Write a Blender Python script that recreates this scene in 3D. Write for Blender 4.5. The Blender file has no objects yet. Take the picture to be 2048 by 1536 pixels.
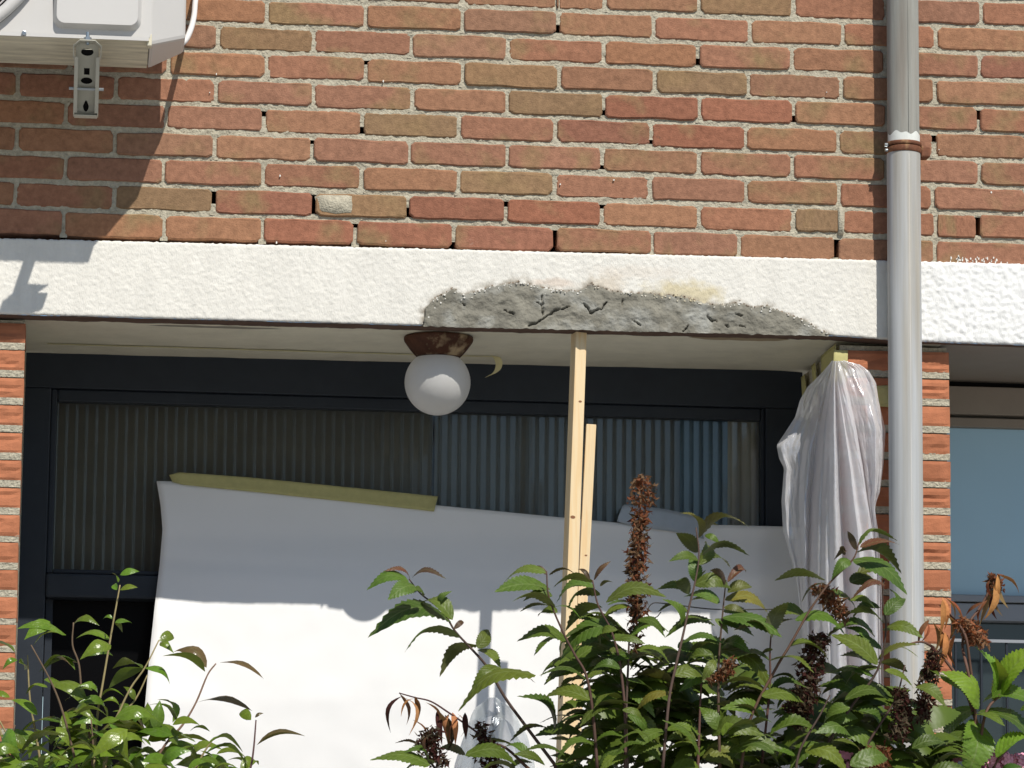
import bpy, bmesh, math, random
from mathutils import Vector, Matrix, noise
random.seed(11)
S = bpy.context.scene
COL = S.collection

# ------------------------------------------------------------------ camera, sky, sun, exposure
F_PX = 7500.0                       # focal length in pixels of the 2048 px wide photograph
GZ = 3.73                           # height of the datum (top of the first full course) above the ground
CAM = Vector((0.0647, -8.2581, -2.228 + GZ))
YAW, PITCH, ROLL = 0.1136, 0.1620, 0.0100
_fw = Vector((math.sin(YAW)*math.cos(PITCH), math.cos(YAW)*math.cos(PITCH), math.sin(PITCH)))
_rt = Vector((math.cos(YAW), -math.sin(YAW), 0)); _up = _rt.cross(_fw)
RT = _rt*math.cos(ROLL) + _up*math.sin(ROLL)
UP = -_rt*math.sin(ROLL) + _up*math.cos(ROLL)
FW = _fw
cd = bpy.data.cameras.new('camera'); cam = bpy.data.objects.new('camera', cd); COL.objects.link(cam)
cam.matrix_world = Matrix(((RT.x, UP.x, -FW.x, CAM.x), (RT.y, UP.y, -FW.y, CAM.y), (RT.z, UP.z, -FW.z, CAM.z), (0, 0, 0, 1)))
cd.sensor_width = 36.0; cd.lens = F_PX/2048*36.0; cd.clip_start = 0.1; cd.clip_end = 500
S.camera = cam

SUN = Vector((0.363, -1.0, 1.235)).normalized()       # towards the sun
EL = math.asin(SUN.z); AZ = math.atan2(SUN.x, SUN.y)
W = bpy.data.worlds.new('World'); S.world = W; W.use_nodes = True
nt = W.node_tree; nt.nodes.clear()
sk = nt.nodes.new('ShaderNodeTexSky'); sk.sky_type = 'NISHITA'; sk.sun_disc = False
sk.sun_elevation = EL; sk.sun_rotation = AZ; sk.air_density = 1.0; sk.dust_density = 0.2; sk.ozone_density = 2.5
bg = nt.nodes.new('ShaderNodeBackground'); bg.inputs['Strength'].default_value = 0.085
wo = nt.nodes.new('ShaderNodeOutputWorld')
nt.links.new(sk.outputs[0], bg.inputs[0]); nt.links.new(bg.outputs[0], wo.inputs[0])
sd = bpy.data.lights.new('sun', 'SUN'); sd.energy = 4.7; sd.angle = math.radians(0.53); sd.color = (1.0, 0.95, 0.87)
so = bpy.data.objects.new('sun', sd); COL.objects.link(so); so.location = (4, -8, 9)
so.rotation_euler = (-SUN).to_track_quat('-Z', 'Y').to_euler()
S.view_settings.view_transform = 'Standard'; S.view_settings.look = 'None'
S.view_settings.exposure = 0.0; S.view_settings.gamma = 1.0; S.view_settings.use_curve_mapping = False

# ------------------------------------------------------------------ helpers
def at(x, y, Y):
    """point in the world plane Y seen at pixel (x, y) of the photograph"""
    d = RT*((x-1024)/F_PX) - UP*((y-768)/F_PX) + FW
    return CAM + d*((Y-CAM.y)/d.y)

def tag(o, label=None, cat=None, group=None, kind=None):
    if label: o['label'] = label
    if cat: o['category'] = cat
    if group: o['group'] = group
    if kind: o['kind'] = kind
    return o

def empty(name, loc, label, cat, group=None):
    o = bpy.data.objects.new(name, None); COL.objects.link(o); o.location = loc
    o.empty_display_size = 0.05
    return tag(o, label, cat, group)

def link(name, me, mat, parent=None, loc=None, color=None):
    o = bpy.data.objects.new(name, me); COL.objects.link(o)
    if mat and not me.materials: me.materials.append(mat)
    if parent:
        o.parent = parent
        o.matrix_parent_inverse = Matrix.Translation(-parent.matrix_world.translation) if False else Matrix.Identity(4)
        base = world_loc(parent)
        if loc is None: o.location = -base
        else: o.location = Vector(loc) - base
    elif loc is not None: o.location = loc
    if color: o.color = (*color, 1)
    return o

def world_loc(o):
    v = Vector(o.location)
    while o.parent: o = o.parent; v = v + Vector(o.location)
    return v

def mesh(name, verts, faces, smooth=False):
    me = bpy.data.meshes.new(name); me.from_pydata([tuple(v) for v in verts], [], faces); me.update()
    if smooth:
        for p in me.polygons: p.use_smooth = True
    return me

class MB:
    """collects shapes into one mesh"""
    def __init__(s): s.v = []; s.f = []
    def add(s, vs, fs):
        n = len(s.v); s.v += [Vector(v) for v in vs]; s.f += [tuple(i+n for i in f) for f in fs]; return s
    def box(s, x0, x1, y0, y1, z0, z1):
        return s.add([(x0,y0,z0),(x1,y0,z0),(x1,y1,z0),(x0,y1,z0),(x0,y0,z1),(x1,y0,z1),(x1,y1,z1),(x0,y1,z1)],
                     [(0,3,2,1),(4,5,6,7),(0,1,5,4),(1,2,6,5),(2,3,7,6),(3,0,4,7)])
    def hexa(s, front, back):   # two quads in the same order
        return s.add(list(front)+list(back), [(0,1,2,3),(7,6,5,4),(0,4,5,1),(1,5,6,2),(2,6,7,3),(3,7,4,0)])
    def tube(s, pts, rad, n=8, cap=True):
        pts = [Vector(p) for p in pts]; m = len(pts); vs = []; fs = []
        if not hasattr(rad, '__len__'): rad = [rad]*m
        ref = Vector((0.31, 0.2, 0.93)).normalized()
        for i, p in enumerate(pts):
            t = (pts[min(i+1, m-1)]-pts[max(i-1, 0)]).normalized()
            a = t.cross(ref)
            if a.length < 1e-3: a = t.cross(Vector((1, 0, 0)))
            a.normalize(); b = t.cross(a)
            for k in range(n):
                w = 2*math.pi*k/n; vs.append(p + (a*math.cos(w)+b*math.sin(w))*rad[i])
        for i in range(m-1):
            for k in range(n):
                fs.append((i*n+k, i*n+(k+1) % n, (i+1)*n+(k+1) % n, (i+1)*n+k))
        if cap: fs += [tuple(range(n))[::-1], tuple((m-1)*n+k for k in range(n))]
        return s.add(vs, fs)
    def lathe(s, c, prof, n=32):
        c = Vector(c); vs = []; fs = []; m = len(prof)
        for r, z in prof:
            for k in range(n):
                w = 2*math.pi*k/n; vs.append(c+Vector((r*math.cos(w), r*math.sin(w), z)))
        for i in range(m-1):
            for k in range(n): fs.append((i*n+k, i*n+(k+1) % n, (i+1)*n+(k+1) % n, (i+1)*n+k))
        fs += [tuple(range(n))[::-1], tuple((m-1)*n+k for k in range(n))]
        return s.add(vs, fs)
    def grid(s, fn, nu, nv):
        vs = [fn(i/nu, j/nv) for j in range(nv+1) for i in range(nu+1)]
        fs = [(j*(nu+1)+i, j*(nu+1)+i+1, (j+1)*(nu+1)+i+1, (j+1)*(nu+1)+i) for j in range(nv) for i in range(nu)]
        return s.add(vs, fs)
    def build(s, name, mat, parent=None, smooth=False, bevel=0, fix=False):
        me = mesh(name, s.v, s.f, smooth)
        if bevel or fix:
            bm = bmesh.new(); bm.from_mesh(me)
            bmesh.ops.recalc_face_normals(bm, faces=bm.faces)
            if bevel: bmesh.ops.bevel(bm, geom=bm.edges[:], offset=bevel, segments=2, profile=.6, affect='EDGES', clamp_overlap=True)
            bm.to_mesh(me); bm.free()
        return link(name, me, mat, parent)

def spline(pts, n=8):
    pts = [Vector(p) for p in pts]
    P = [pts[0]*2-pts[1]]+pts+[pts[-1]*2-pts[-2]]; out = []
    for i in range(1, len(P)-2):
        for k in range(n):
            t = k/n; a, b, c, d = P[i-1], P[i], P[i+1], P[i+2]
            out.append(.5*((2*b)+(c-a)*t+(2*a-5*b+4*c-d)*t*t+(3*b-a-3*c+d)*t*t*t))
    return out+[pts[-1]]

def interp(tab, t):
    for (a, va), (b, vb) in zip(tab, tab[1:]):
        if t <= b: 
            k = max(0, (t-a)/(b-a)); return va+(vb-va)*k
    return tab[-1][1]

def nz(x, y, z=0.0): return noise.noise(Vector((x, y, z)))
def fbm(x, y, z=0.0, o=4): return noise.fractal(Vector((x, y, z)), 1.0, 2.0, o)

# ------------------------------------------------------------------ materials
def mat(name, col=(.5, .5, .5), rough=.7, metal=0.0, spec=.4, var=None, vscale=8, vlac=6, bump=None, useobj=False, coat=0, stretch=None, hue2=None, h2scale=3, h2lo=.45, h2hi=.6):
    m = bpy.data.materials.new(name); m.use_nodes = True
    t = m.node_tree; N = t.nodes; L = t.links; b = N['Principled BSDF']
    b.inputs['Roughness'].default_value = rough; b.inputs['Metallic'].default_value = metal
    b.inputs['Specular IOR Level'].default_value = spec
    if coat: b.inputs['Coat Weight'].default_value = coat; b.inputs['Coat Roughness'].default_value = .1
    tc = N.new('ShaderNodeTexCoord'); vec = tc.outputs['Object']
    if stretch:
        mp = N.new('ShaderNodeMapping'); mp.inputs['Scale'].default_value = stretch; L.new(vec, mp.inputs[0]); vec = mp.outputs[0]
    if useobj:
        oi = N.new('ShaderNodeObjectInfo'); base = oi.outputs['Color']
        ad = N.new('ShaderNodeVectorMath'); ad.operation = 'ADD'
        sc = N.new('ShaderNodeMath'); sc.operation = 'MULTIPLY'; sc.inputs[1].default_value = 37.0
        L.new(oi.outputs['Random'], sc.inputs[0]); L.new(vec, ad.inputs[0]); L.new(sc.outputs[0], ad.inputs[1]); vec = ad.outputs[0]
    else:
        rgb = N.new('ShaderNodeRGB'); rgb.outputs[0].default_value = (*col, 1); base = rgb.outputs[0]
    if hue2:
        n2 = N.new('ShaderNodeTexNoise'); n2.inputs['Scale'].default_value = h2scale; n2.inputs['Detail'].default_value = 5; L.new(vec, n2.inputs['Vector'])
        rp = N.new('ShaderNodeMapRange'); rp.inputs[1].default_value = h2lo; rp.inputs[2].default_value = h2hi; L.new(n2.outputs[0], rp.inputs[0])
        mx = N.new('ShaderNodeMix'); mx.data_type = 'RGBA'; L.new(rp.outputs[0], mx.inputs[0]); L.new(base, mx.inputs[6]); mx.inputs[7].default_value = (*hue2, 1); base = mx.outputs[2]
    if var:
        n = N.new('ShaderNodeTexNoise'); n.inputs['Scale'].default_value = vscale; n.inputs['Detail'].default_value = vlac; n.inputs['Roughness'].default_value = .65
        L.new(vec, n.inputs['Vector'])
        mr = N.new('ShaderNodeMapRange'); mr.inputs[1].default_value = .25; mr.inputs[2].default_value = .75
        mr.inputs[3].default_value = 1-var; mr.inputs[4].default_value = 1+var; L.new(n.outputs[0], mr.inputs[0])
        hv = N.new('ShaderNodeVectorMath'); hv.operation = 'SCALE'; L.new(base, hv.inputs[0]); L.new(mr.outputs[0], hv.inputs['Scale']); base = hv.outputs[0]
    L.new(base, b.inputs['Base Color'])
    if bump:
        prev = None
        for (sc_, st, dist) in bump:
            n = N.new('ShaderNodeTexNoise'); n.inputs['Scale'].default_value = sc_; n.inputs['Detail'].default_value = 4; L.new(vec, n.inputs['Vector'])
            bp = N.new('ShaderNodeBump'); bp.inputs['Strength'].default_value = st; bp.inputs['Distance'].default_value = dist
            L.new(n.outputs[0], bp.inputs['Height'])
            if prev: L.new(prev, bp.inputs['Normal'])
            prev = bp.outputs[0]
        L.new(prev, b.inputs['Normal'])
    m['base'] = 1
    return m

def nodes(m): return m.node_tree.nodes, m.node_tree.links, m.node_tree.nodes['Principled BSDF']

M = {}
M['brick'] = mat('handmade_brick', rough=.92, spec=.12, useobj=True, var=.30, vscale=70, vlac=10, bump=[(60, .6, .003), (330, .8, .0015)], hue2=(.262, .172, .090), h2scale=9, h2lo=.54, h2hi=.70)
def blotch(m, lo, hi, scale, colr):
    N, L, b = nodes(m); src = b.inputs['Base Color'].links[0].from_socket
    tc = N.new('ShaderNodeTexCoord'); oi = N.new('ShaderNodeObjectInfo'); mu = N.new('ShaderNodeMath'); mu.operation = 'MULTIPLY'; mu.inputs[1].default_value = 53.0
    ad = N.new('ShaderNodeVectorMath'); ad.operation = 'ADD'; L.new(oi.outputs['Random'], mu.inputs[0]); L.new(tc.outputs['Object'], ad.inputs[0]); L.new(mu.outputs[0], ad.inputs[1])
    n = N.new('ShaderNodeTexNoise'); n.inputs['Scale'].default_value = scale; n.inputs['Detail'].default_value = 8; n.inputs['Roughness'].default_value = .7; L.new(ad.outputs[0], n.inputs['Vector'])
    r = N.new('ShaderNodeMapRange'); r.inputs[1].default_value = lo; r.inputs[2].default_value = hi; L.new(n.outputs[0], r.inputs[0])
    mx = N.new('ShaderNodeMix'); mx.data_type = 'RGBA'; L.new(r.outputs[0], mx.inputs[0]); L.new(src, mx.inputs[6]); mx.inputs[7].default_value = (*colr, 1); L.new(mx.outputs[2], b.inputs['Base Color'])
blotch(M['brick'], .66, .76, 26, (.12, .07, .05)); blotch(M['brick'], .67, .80, 17, (.42, .33, .26))
M['pier_brick'] = mat('striated_brick', rough=.85, spec=.2, useobj=True, var=.18, vscale=30, bump=[(40, .4, .003), (300, .5, .0015)])
M['mortar'] = mat('lime_mortar', (.43, .395, .305), .95, spec=.1, var=.30, vscale=110, bump=[(220, .9, .004), (60, .5, .004)])
M['render'] = mat('white_stipple_render', (.73, .71, .65), .9, spec=.2, var=.10, vscale=9, vlac=9, stretch=(2.2, 1, .7), bump=[(260, .55, .003)])
M['render2'] = mat('bright_white_stipple_render', (.79, .79, .77), .9, spec=.2, var=.07, vscale=9, vlac=9, stretch=(2.2, 1, .7), bump=[(260, .5, .003)])
M['soffit'] = mat('cream_soffit_paint', (.70, .655, .52), .85, spec=.2, var=.10, vscale=14, bump=[(120, .25, .002)])
M['drip'] = mat('bare_stained_concrete', (.13, .085, .065), .95, spec=.1, var=.45, vscale=30, stretch=(.5, 3, 3))
M['patch'] = mat('fresh_repair_mortar', (.215, .204, .168), .95, spec=.15, var=.34, vscale=26, vlac=9, bump=[(90, .6, .004), (320, .6, .002)], hue2=(.33, .33, .30), h2scale=17, h2lo=.53, h2hi=.72)
M['taupe'] = mat('taupe_paint', (.27, .225, .18), .6, var=.08, vscale=10)
M['frame'] = mat('dark_blue_gloss_paint', (.026, .032, .042), .45, spec=.22, var=.12, vscale=20, bump=[(60, .12, .002)])
M['paper'] = mat('white_masking_paper', (.83, .83, .82), .75, spec=.25, var=.02, vscale=5, bump=[(7, .12, .01)])
M['wood'] = mat('planed_softwood', (.76, .60, .37), .65, spec=.3, var=.10, vscale=9, stretch=(14, 14, .6), hue2=(.70, .51, .28), h2scale=9)
M['knot'] = mat('wood_knot', (.22, .095, .04), .7)
M['rust'] = mat('rusty_steel', (.16, .062, .030), .75, spec=.4, metal=.2, var=.5, vscale=40, hue2=(.42, .27, .13), h2scale=24, h2lo=.52, h2hi=.66, bump=[(90, .5, .003)])
M['lampbase'] = mat('tarnished_copper', (.075, .030, .016), .65, spec=.3, metal=.2, var=.5, vscale=25, hue2=(.34, .25, .15), h2scale=22, h2lo=.53, h2hi=.64, bump=[(45, .5, .004)])
M['pipe_up'] = mat('weathered_grey_pipe', (.30, .305, .278), .85, spec=.15, var=.24, vscale=16, stretch=(3, 3, .18), hue2=(.24, .22, .19), h2scale=7, bump=[(400, .15, .001)])
M['pipe_lo'] = mat('pale_grey_pipe', (.43, .442, .445), .85, spec=.15, var=.20, vscale=14, stretch=(4, 4, .12), hue2=(.38, .355, .305), h2scale=9, h2lo=.46, h2hi=.68)
M['lime'] = mat('lime_deposit', (.66, .68, .64), .9, var=.1, vscale=60)
M['ac'] = mat('white_enamel', (.56, .545, .52), .42, spec=.45, var=.03, vscale=4)
M['acpan'] = mat('dirty_galvanised_pan', (.60, .56, .43), .6, spec=.3, var=.35, vscale=9, stretch=(1, 5, 1))
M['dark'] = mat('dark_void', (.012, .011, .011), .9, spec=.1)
M['zinc'] = mat('galvanised_steel', (.50, .48, .40), .5, metal=.25, spec=.5, var=.08, vscale=20)
M['bolt'] = mat('zinc_bolt', (.42, .45, .46), .3, metal=.9)
M['cable'] = mat('white_cable', (.66, .64, .62), .5)
M['tape'] = mat('yellow_crepe_tape', (.62, .58, .27), .8, spec=.2, var=.10, vscale=60, bump=[(300, .4, .001)])
def thin(m, f):
    N, L, b = nodes(m); out = N['Material Output']; tp = N.new('ShaderNodeBsdfTransparent'); tp.inputs[0].default_value = (.95, .93, .75, 1)
    mx = N.new('ShaderNodeMixShader'); mx.inputs[0].default_value = f; L.new(b.outputs[0], mx.inputs[1]); L.new(tp.outputs[0], mx.inputs[2]); L.new(mx.outputs[0], out.inputs[0])
thin(M['tape'], .30)
M['greytape'] = mat('grey_blue_tape', (.36, .41, .46), .4, spec=.5, var=.10, vscale=25)
M['bluepane'] = mat('smooth_pale_blue', (.37, .56, .68), .16, spec=.5, var=.03, vscale=3)  # even pale blue base colour with a smooth surface
M['greyframe'] = mat('grey_blue_frame_paint', (.26, .28, .31), .5, var=.04, vscale=6)
M['darkglass'] = mat('dark_glass', (.020, .028, .032), .08, spec=.6, var=.2, vscale=5)
M['blackpane'] = mat('black_glass', (.0035, .0035, .004), .25, spec=.12)
M['pave'] = mat('grey_paving', (.47, .47, .46), .9, var=.15, vscale=3)
M['soil'] = mat('garden_soil', (.06, .045, .03), .95, var=.3, vscale=20)
M['stem'] = mat('woody_stem', (.16, .105, .06), .7, useobj=True, var=.2, vscale=40)
M['floret'] = mat('pink_petals', (.80, .38, .52), .6, useobj=True, var=.1, vscale=60)
M['curtain'] = mat('curtain_cloth', (.2, .2, .18), .9, useobj=True, var=.12, vscale=9)

def leaf_material(name, rough, spec, transl, tint, veins=0, under_col=(.11, .105, .06)):
    m = mat(name, rough=rough, spec=spec, useobj=True, var=.22, vscale=9, bump=[(7, .10, .05)])
    N, L, b = nodes(m)
    def mth(op, a, c=None, d=None):
        n = N.new('ShaderNodeMath'); n.operation = op
        for i_, q_ in enumerate((a, c, d)):
            if q_ is None: continue
            if hasattr(q_, 'links'): L.new(q_, n.inputs[i_])
            else: n.inputs[i_].default_value = q_
        return n.outputs[0]
    base = b.inputs['Base Color'].links[0].from_socket
    if veins:
        tc = N.new('ShaderNodeTexCoord'); sx_ = N.new('ShaderNodeSeparateXYZ'); L.new(tc.outputs['Object'], sx_.inputs[0])
        ay = mth('ABSOLUTE', sx_.outputs[1])
        mid = mth('LESS_THAN', ay, .011)
        fr = mth('FRACT', mth('MULTIPLY', mth('SUBTRACT', sx_.outputs[0], mth('MULTIPLY', ay, 1.0)), 9.0))
        dv = mth('ABSOLUTE', mth('SUBTRACT', fr, .5)); vn = mth('MULTIPLY', mth('LESS_THAN', dv, .07), .55)
        f_ = mth('MULTIPLY', mth('MAXIMUM', mid, vn), veins)
        mxv = N.new('ShaderNodeMix'); mxv.data_type = 'RGBA'; L.new(f_, mxv.inputs[0]); L.new(base, mxv.inputs[6]); mxv.inputs[7].default_value = (.22, .27, .10, 1); base = mxv.outputs[2]
        h = mth('SUBTRACT', mth('MULTIPLY', dv, 1.0), mth('MULTIPLY', mid, .6))
        bp = N.new('ShaderNodeBump'); bp.inputs['Strength'].default_value = .35*veins; bp.inputs['Distance'].default_value = .012; L.new(h, bp.inputs['Height'])
        old = b.inputs['Normal'].links[0].from_socket; L.new(old, bp.inputs['Normal']); L.new(bp.outputs[0], b.inputs['Normal'])
    geo = N.new('ShaderNodeNewGeometry'); und = N.new('ShaderNodeMix'); und.data_type = 'RGBA'
    L.new(mth('MULTIPLY', geo.outputs['Backfacing'], .55), und.inputs[0]); L.new(base, und.inputs[6]); und.inputs[7].default_value = (*under_col, 1); base = und.outputs[2]
    L.new(base, b.inputs['Base Color'])
    out = N['Material Output']; tr = N.new('ShaderNodeBsdfTranslucent'); mx = N.new('ShaderNodeMixShader'); mx.inputs[0].default_value = transl
    src = b.inputs['Base Color'].links[0].from_socket
    mul = N.new('ShaderNodeMix'); mul.data_type = 'RGBA'; mul.blend_type = 'MULTIPLY'; mul.inputs[0].default_value = 1
    L.new(src, mul.inputs[6]); mul.inputs[7].default_value = (*tint, 1); L.new(mul.outputs[2], tr.inputs[0])
    L.new(b.outputs[0], mx.inputs[1]); L.new(tr.outputs[0], mx.inputs[2]); L.new(mx.outputs[0], out.inputs[0])
    return m
M['gloss_leaf'] = leaf_material('glossy_evergreen_leaf', .26, .45, .20, (1.9, 2.0, .7), .16)
M['serr_leaf'] = leaf_material('serrated_leaf', .46, .35, .14, (1.7, 2.0, .8), .34, (.085, .07, .05))
M['serr_mass'] = leaf_material('serrated_leaf_mass', .46, .35, .14, (1.7, 2.0, .8), 0, (.085, .07, .05))
M['big_leaf'] = leaf_material('broad_leaf', .45, .4, .30, (1.9, 2.1, .7), .4)
M['dry_leaf'] = leaf_material('withered_leaf', .8, .2, .25, (1.6, 1.2, .8))

def film(name, fac, col, rough, gl):
    m = bpy.data.materials.new(name); m.use_nodes = True; t = m.node_tree; N = t.nodes; L = t.links; N.clear()
    out = N.new('ShaderNodeOutputMaterial'); tp = N.new('ShaderNodeBsdfTransparent'); tp.inputs[0].default_value = (.93, .93, .95, 1)
    df = N.new('ShaderNodeBsdfDiffuse'); df.inputs[0].default_value = (*col, 1)
    tl = N.new('ShaderNodeBsdfTranslucent'); tl.inputs[0].default_value = (*col, 1)
    g = N.new('ShaderNodeBsdfGlossy'); g.inputs['Roughness'].default_value = rough
    a = N.new('ShaderNodeMixShader'); a.inputs[0].default_value = .4; L.new(df.outputs[0], a.inputs[1]); L.new(tl.outputs[0], a.inputs[2])
    b = N.new('ShaderNodeMixShader'); b.inputs[0].default_value = gl; L.new(a.outputs[0], b.inputs[1]); L.new(g.outputs[0], b.inputs[2])
    lw = N.new('ShaderNodeLayerWeight'); lw.inputs[0].default_value = .45
    mr = N.new('ShaderNodeMapRange'); mr.inputs[3].default_value = fac; mr.inputs[4].default_value = min(1, fac+.45); L.new(lw.outputs['Facing'], mr.inputs[0])
    tcn = N.new('ShaderNodeTexCoord'); nn = N.new('ShaderNodeTexNoise'); nn.inputs['Scale'].default_value = 40; nn.inputs['Detail'].default_value = 5; L.new(tcn.outputs['Object'], nn.inputs[0])
    bp = N.new('ShaderNodeBump'); bp.inputs['Strength'].default_value = .5; bp.inputs['Distance'].default_value = .006; L.new(nn.outputs[0], bp.inputs['Height'])
    for q in (df, tl, g): L.new(bp.outputs[0], q.inputs['Normal'])
    c = N.new('ShaderNodeMixShader'); L.new(mr.outputs[0], c.inputs[0]); L.new(tp.outputs[0], c.inputs[1]); L.new(b.outputs[0], c.inputs[2]); L.new(c.outputs[0], out.inputs[0])
    return m
M['film'] = film('polythene_film', .76, (.90, .90, .92), .18, .22)
M['wrap'] = film('clear_polythene_wrap', .30, (.70, .76, .78), .15, .2)

def glass(name, tint, rough):
    m = bpy.data.materials.new(name); m.use_nodes = True; t = m.node_tree; N = t.nodes; L = t.links; N.clear()
    out = N.new('ShaderNodeOutputMaterial'); tp = N.new('ShaderNodeBsdfTransparent'); tp.inputs[0].default_value = (*tint, 1)
    g = N.new('ShaderNodeBsdfGlossy'); g.inputs['Roughness'].default_value = rough
    fr = N.new('ShaderNodeFresnel'); fr.inputs[0].default_value = 1.55
    ml = N.new('ShaderNodeMath'); ml.operation = 'MULTIPLY'; ml.inputs[1].default_value = 1.35; ml.use_clamp = True; L.new(fr.outputs[0], ml.inputs[0])
    c = N.new('ShaderNodeMixShader'); L.new(ml.outputs[0], c.inputs[0]); L.new(tp.outputs[0], c.inputs[1]); L.new(g.outputs[0], c.inputs[2]); L.new(c.outputs[0], out.inputs[0])
    return m
M['ribglass'] = glass('ribbed_glass', (.74, .76, .74), .09)

def opal(name):
    m = mat(name, (.80, .79, .77), .35, spec=.4, var=.05, vscale=12); N, L, b = nodes(m)
    out = N['Material Output']; tr = N.new('ShaderNodeBsdfTranslucent'); tr.inputs[0].default_value = (.86, .84, .80, 1); mx = N.new('ShaderNodeMixShader'); mx.inputs[0].default_value = .5
    L.new(b.outputs[0], mx.inputs[1]); L.new(tr.outputs[0], mx.inputs[2]); L.new(mx.outputs[0], out.inputs[0])
    return m
M['opal'] = opal('opal_glass')

# ------------------------------------------------------------------ ground
pv = MB().add([(-40, -60, 0), (40, -60, 0), (40, 6, 0), (-40, 6, 0)], [(0, 1, 2, 3)]).build('pavement', M['pave'])
tag(pv, 'pale grey paving in front of the houses', kind='structure')
bed = MB().grid(lambda u, v: (-2.5+u*7, -2.6+v*2.1, .02+.03*fbm(u*20, v*6)), 40, 14).build('soil', M['soil'], smooth=True)
tag(bed, 'dark soil of the planting bed in front of the door', kind='structure')

# unseen terrace, added to darken the left glass reflections and the low sky
M['opp'] = mat('brown_brick_far', (.16, .085, .055), .9, var=.15, vscale=2); M['opproof'] = mat('dark_roof_tiles', (.05, .045, .045), .8, var=.2, vscale=3)
opp = empty('unseen_house', (0, -30, 0), 'unseen brown brick terrace added across the street to darken the window glass reflections', 'unseen_house')
MB().box(-26, 3.6, -38, -30, 0, 9.0).build('wall', M['opp'], opp)
MB().add([(-26.3, -29.6, 8.9), (3.9, -29.6, 8.9), (3.9, -38.4, 8.9), (-26.3, -38.4, 8.9), (-26.3, -34, 12.0), (3.9, -34, 12.0)], [(0, 1, 5, 4), (2, 3, 4, 5), (0, 4, 3), (1, 2, 5), (0, 3, 2, 1)]).build('roof', M['opproof'], opp)
for i in range(5):
    for z in (1.0, 3.8, 6.6):
        wn = MB().box(-24+i*5, -21.6+i*5, -29.98, -29.9, z, z+1.5).build('window', M['darkglass'], opp)
# ------------------------------------------------------------------ bricks
def brick_mesh(L, H, D, seed, r=.005, j=.0012, b=.0035):
    rnd = random.Random(seed); pts = []
    c = [(-L/2, -H/2), (L/2, -H/2), (L/2, H/2), (-L/2, H/2)]
    def jit(): return rnd.uniform(-j, j)
    n1 = 5
    segs = []
    for k in range(4):
        a = Vector(c[k]); bb = Vector(c[(k+1) % 4]); d = (bb-a); ln = d.length; d.normalize(); nn = Vector((d.y, -d.x))
        rr = r*rnd.uniform(.6, 1.9)
        m = n1 if k % 2 == 0 else 1
        pts.append(a+d*rr+nn*jit()*.5)
        for q in range(1, m+1): 
            if k % 2 == 0: pts.append(a+d*(rr+(ln-2*rr)*q/(m+1))+nn*jit())
        pts.append(bb-d*r*rnd.uniform(.6, 1.9)+nn*jit()*.5)
    n = len(pts); v = []
    for p in pts: v.append((p.x*(1-2*b/L), rnd.uniform(-.0006, .0006), p.y*(1-2*b/H)))
    for p in pts: v.append((p.x, b*.9, p.y))
    for p in pts: v.append((p.x*.99, D, p.y*.97))
    f = [tuple(range(n))]
    for i in range(n):
        k = (i+1) % n
        f += [(i, n+i, n+k, k), (n+i, 2*n+i, 2*n+k, n+k)]
    me = mesh('brick', v, f)
    bm = bmesh.new(); bm.from_mesh(me); bmesh.ops.recalc_face_normals(bm, faces=bm.faces); bm.to_mesh(me); bm.free()
    for p in me.polygons:
        if p.index > 0: p.use_smooth = False
    return me
VAR = [brick_mesh(.209, .0525, .1, 100+i, r=.0055, j=.0017, b=.0028) for i in range(14)]
for me in VAR: me.materials.append(M['brick'])
TONE = {'r': (.296, .145, .090), 'R': (.280, .123, .077), 'o': (.304, .158, .091), 'b': (.266, .163, .089), 'm': (.284, .151, .092)}
def tone(c, rnd):
    t = TONE[c]; k = rnd.uniform(.92, 1.08); h = rnd.uniform(-.012, .012)
    return (t[0]*k+h, t[1]*k, t[2]*k-h*.3)

COURSE = .0630
wall = empty('brick_wall', (1.0, 0, GZ-.5), 'upper brown brick wall with pale mortar above the white lintel', 'wall')
ROWS = {   # head joints of each course as they stand along the wall, tones of the bricks from the first joint on
 'X': (-3, [526, 724, 920, 1112, 1304, 1496, 1688, 1876], 'rormobro'),
 'Y': (-2, [436, 631, 826, 1019, 1212, 1400, 1589, 1775, 1962], 'oromrbror'),
 'Z': (-1, [533, 730, 925, 1117, 1209.5-96, 1209.5, 1398, 1587, 1774, 1961.5], 'oooooobrr'),
 'A': (0, [340, 534.5, 731, 924.5, 1116, 1308, 1500, 1687, 1872], 'oromoror'),
 'B': (1, [436, 627, 822.5, 1016, 1208, 1396.5, 1583.5, 1771, 1959], 'brmrormr'),
 'C': (2, [337, 533, 731, 926, 1119, 1309, 1496.5, 1683.5, 1870], 'orobmbmo'),
 'D': (3, [232, 432, 627.5, 825, 1014.5, 1208, 1399, 1588, 1774, 1958.5], 'rrrmbRRor'),
 'E': (4, [132, 332.5, 528, 724, 919.5, 1111, 1303, 1491, 1677, 1868.5], 'rrmbrRRor'),
 'F': (5, [34, 229, 429, 624, 819.5, 1014, 1204.5, 1398, 1586, 1772, 1958.5], 'omorrrorrr'),
 'G': (6, [131, 328, 526, 723, 917.5, 1109, 1301, 1492, 1678, 1866], 'rrrobrrmr'),
 'H': (7, [30, 229, 428, 627, 816, 1012, 1204, 1399, 1588, 1681, 1871, 1956], 'rbRbRRorbrr'),
 'I': (8, [127.5, 328, 525, 711, 908, 1109, 1304.5, 1479, 1672, 1870], 'ooRRRrrom'),
}
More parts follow.
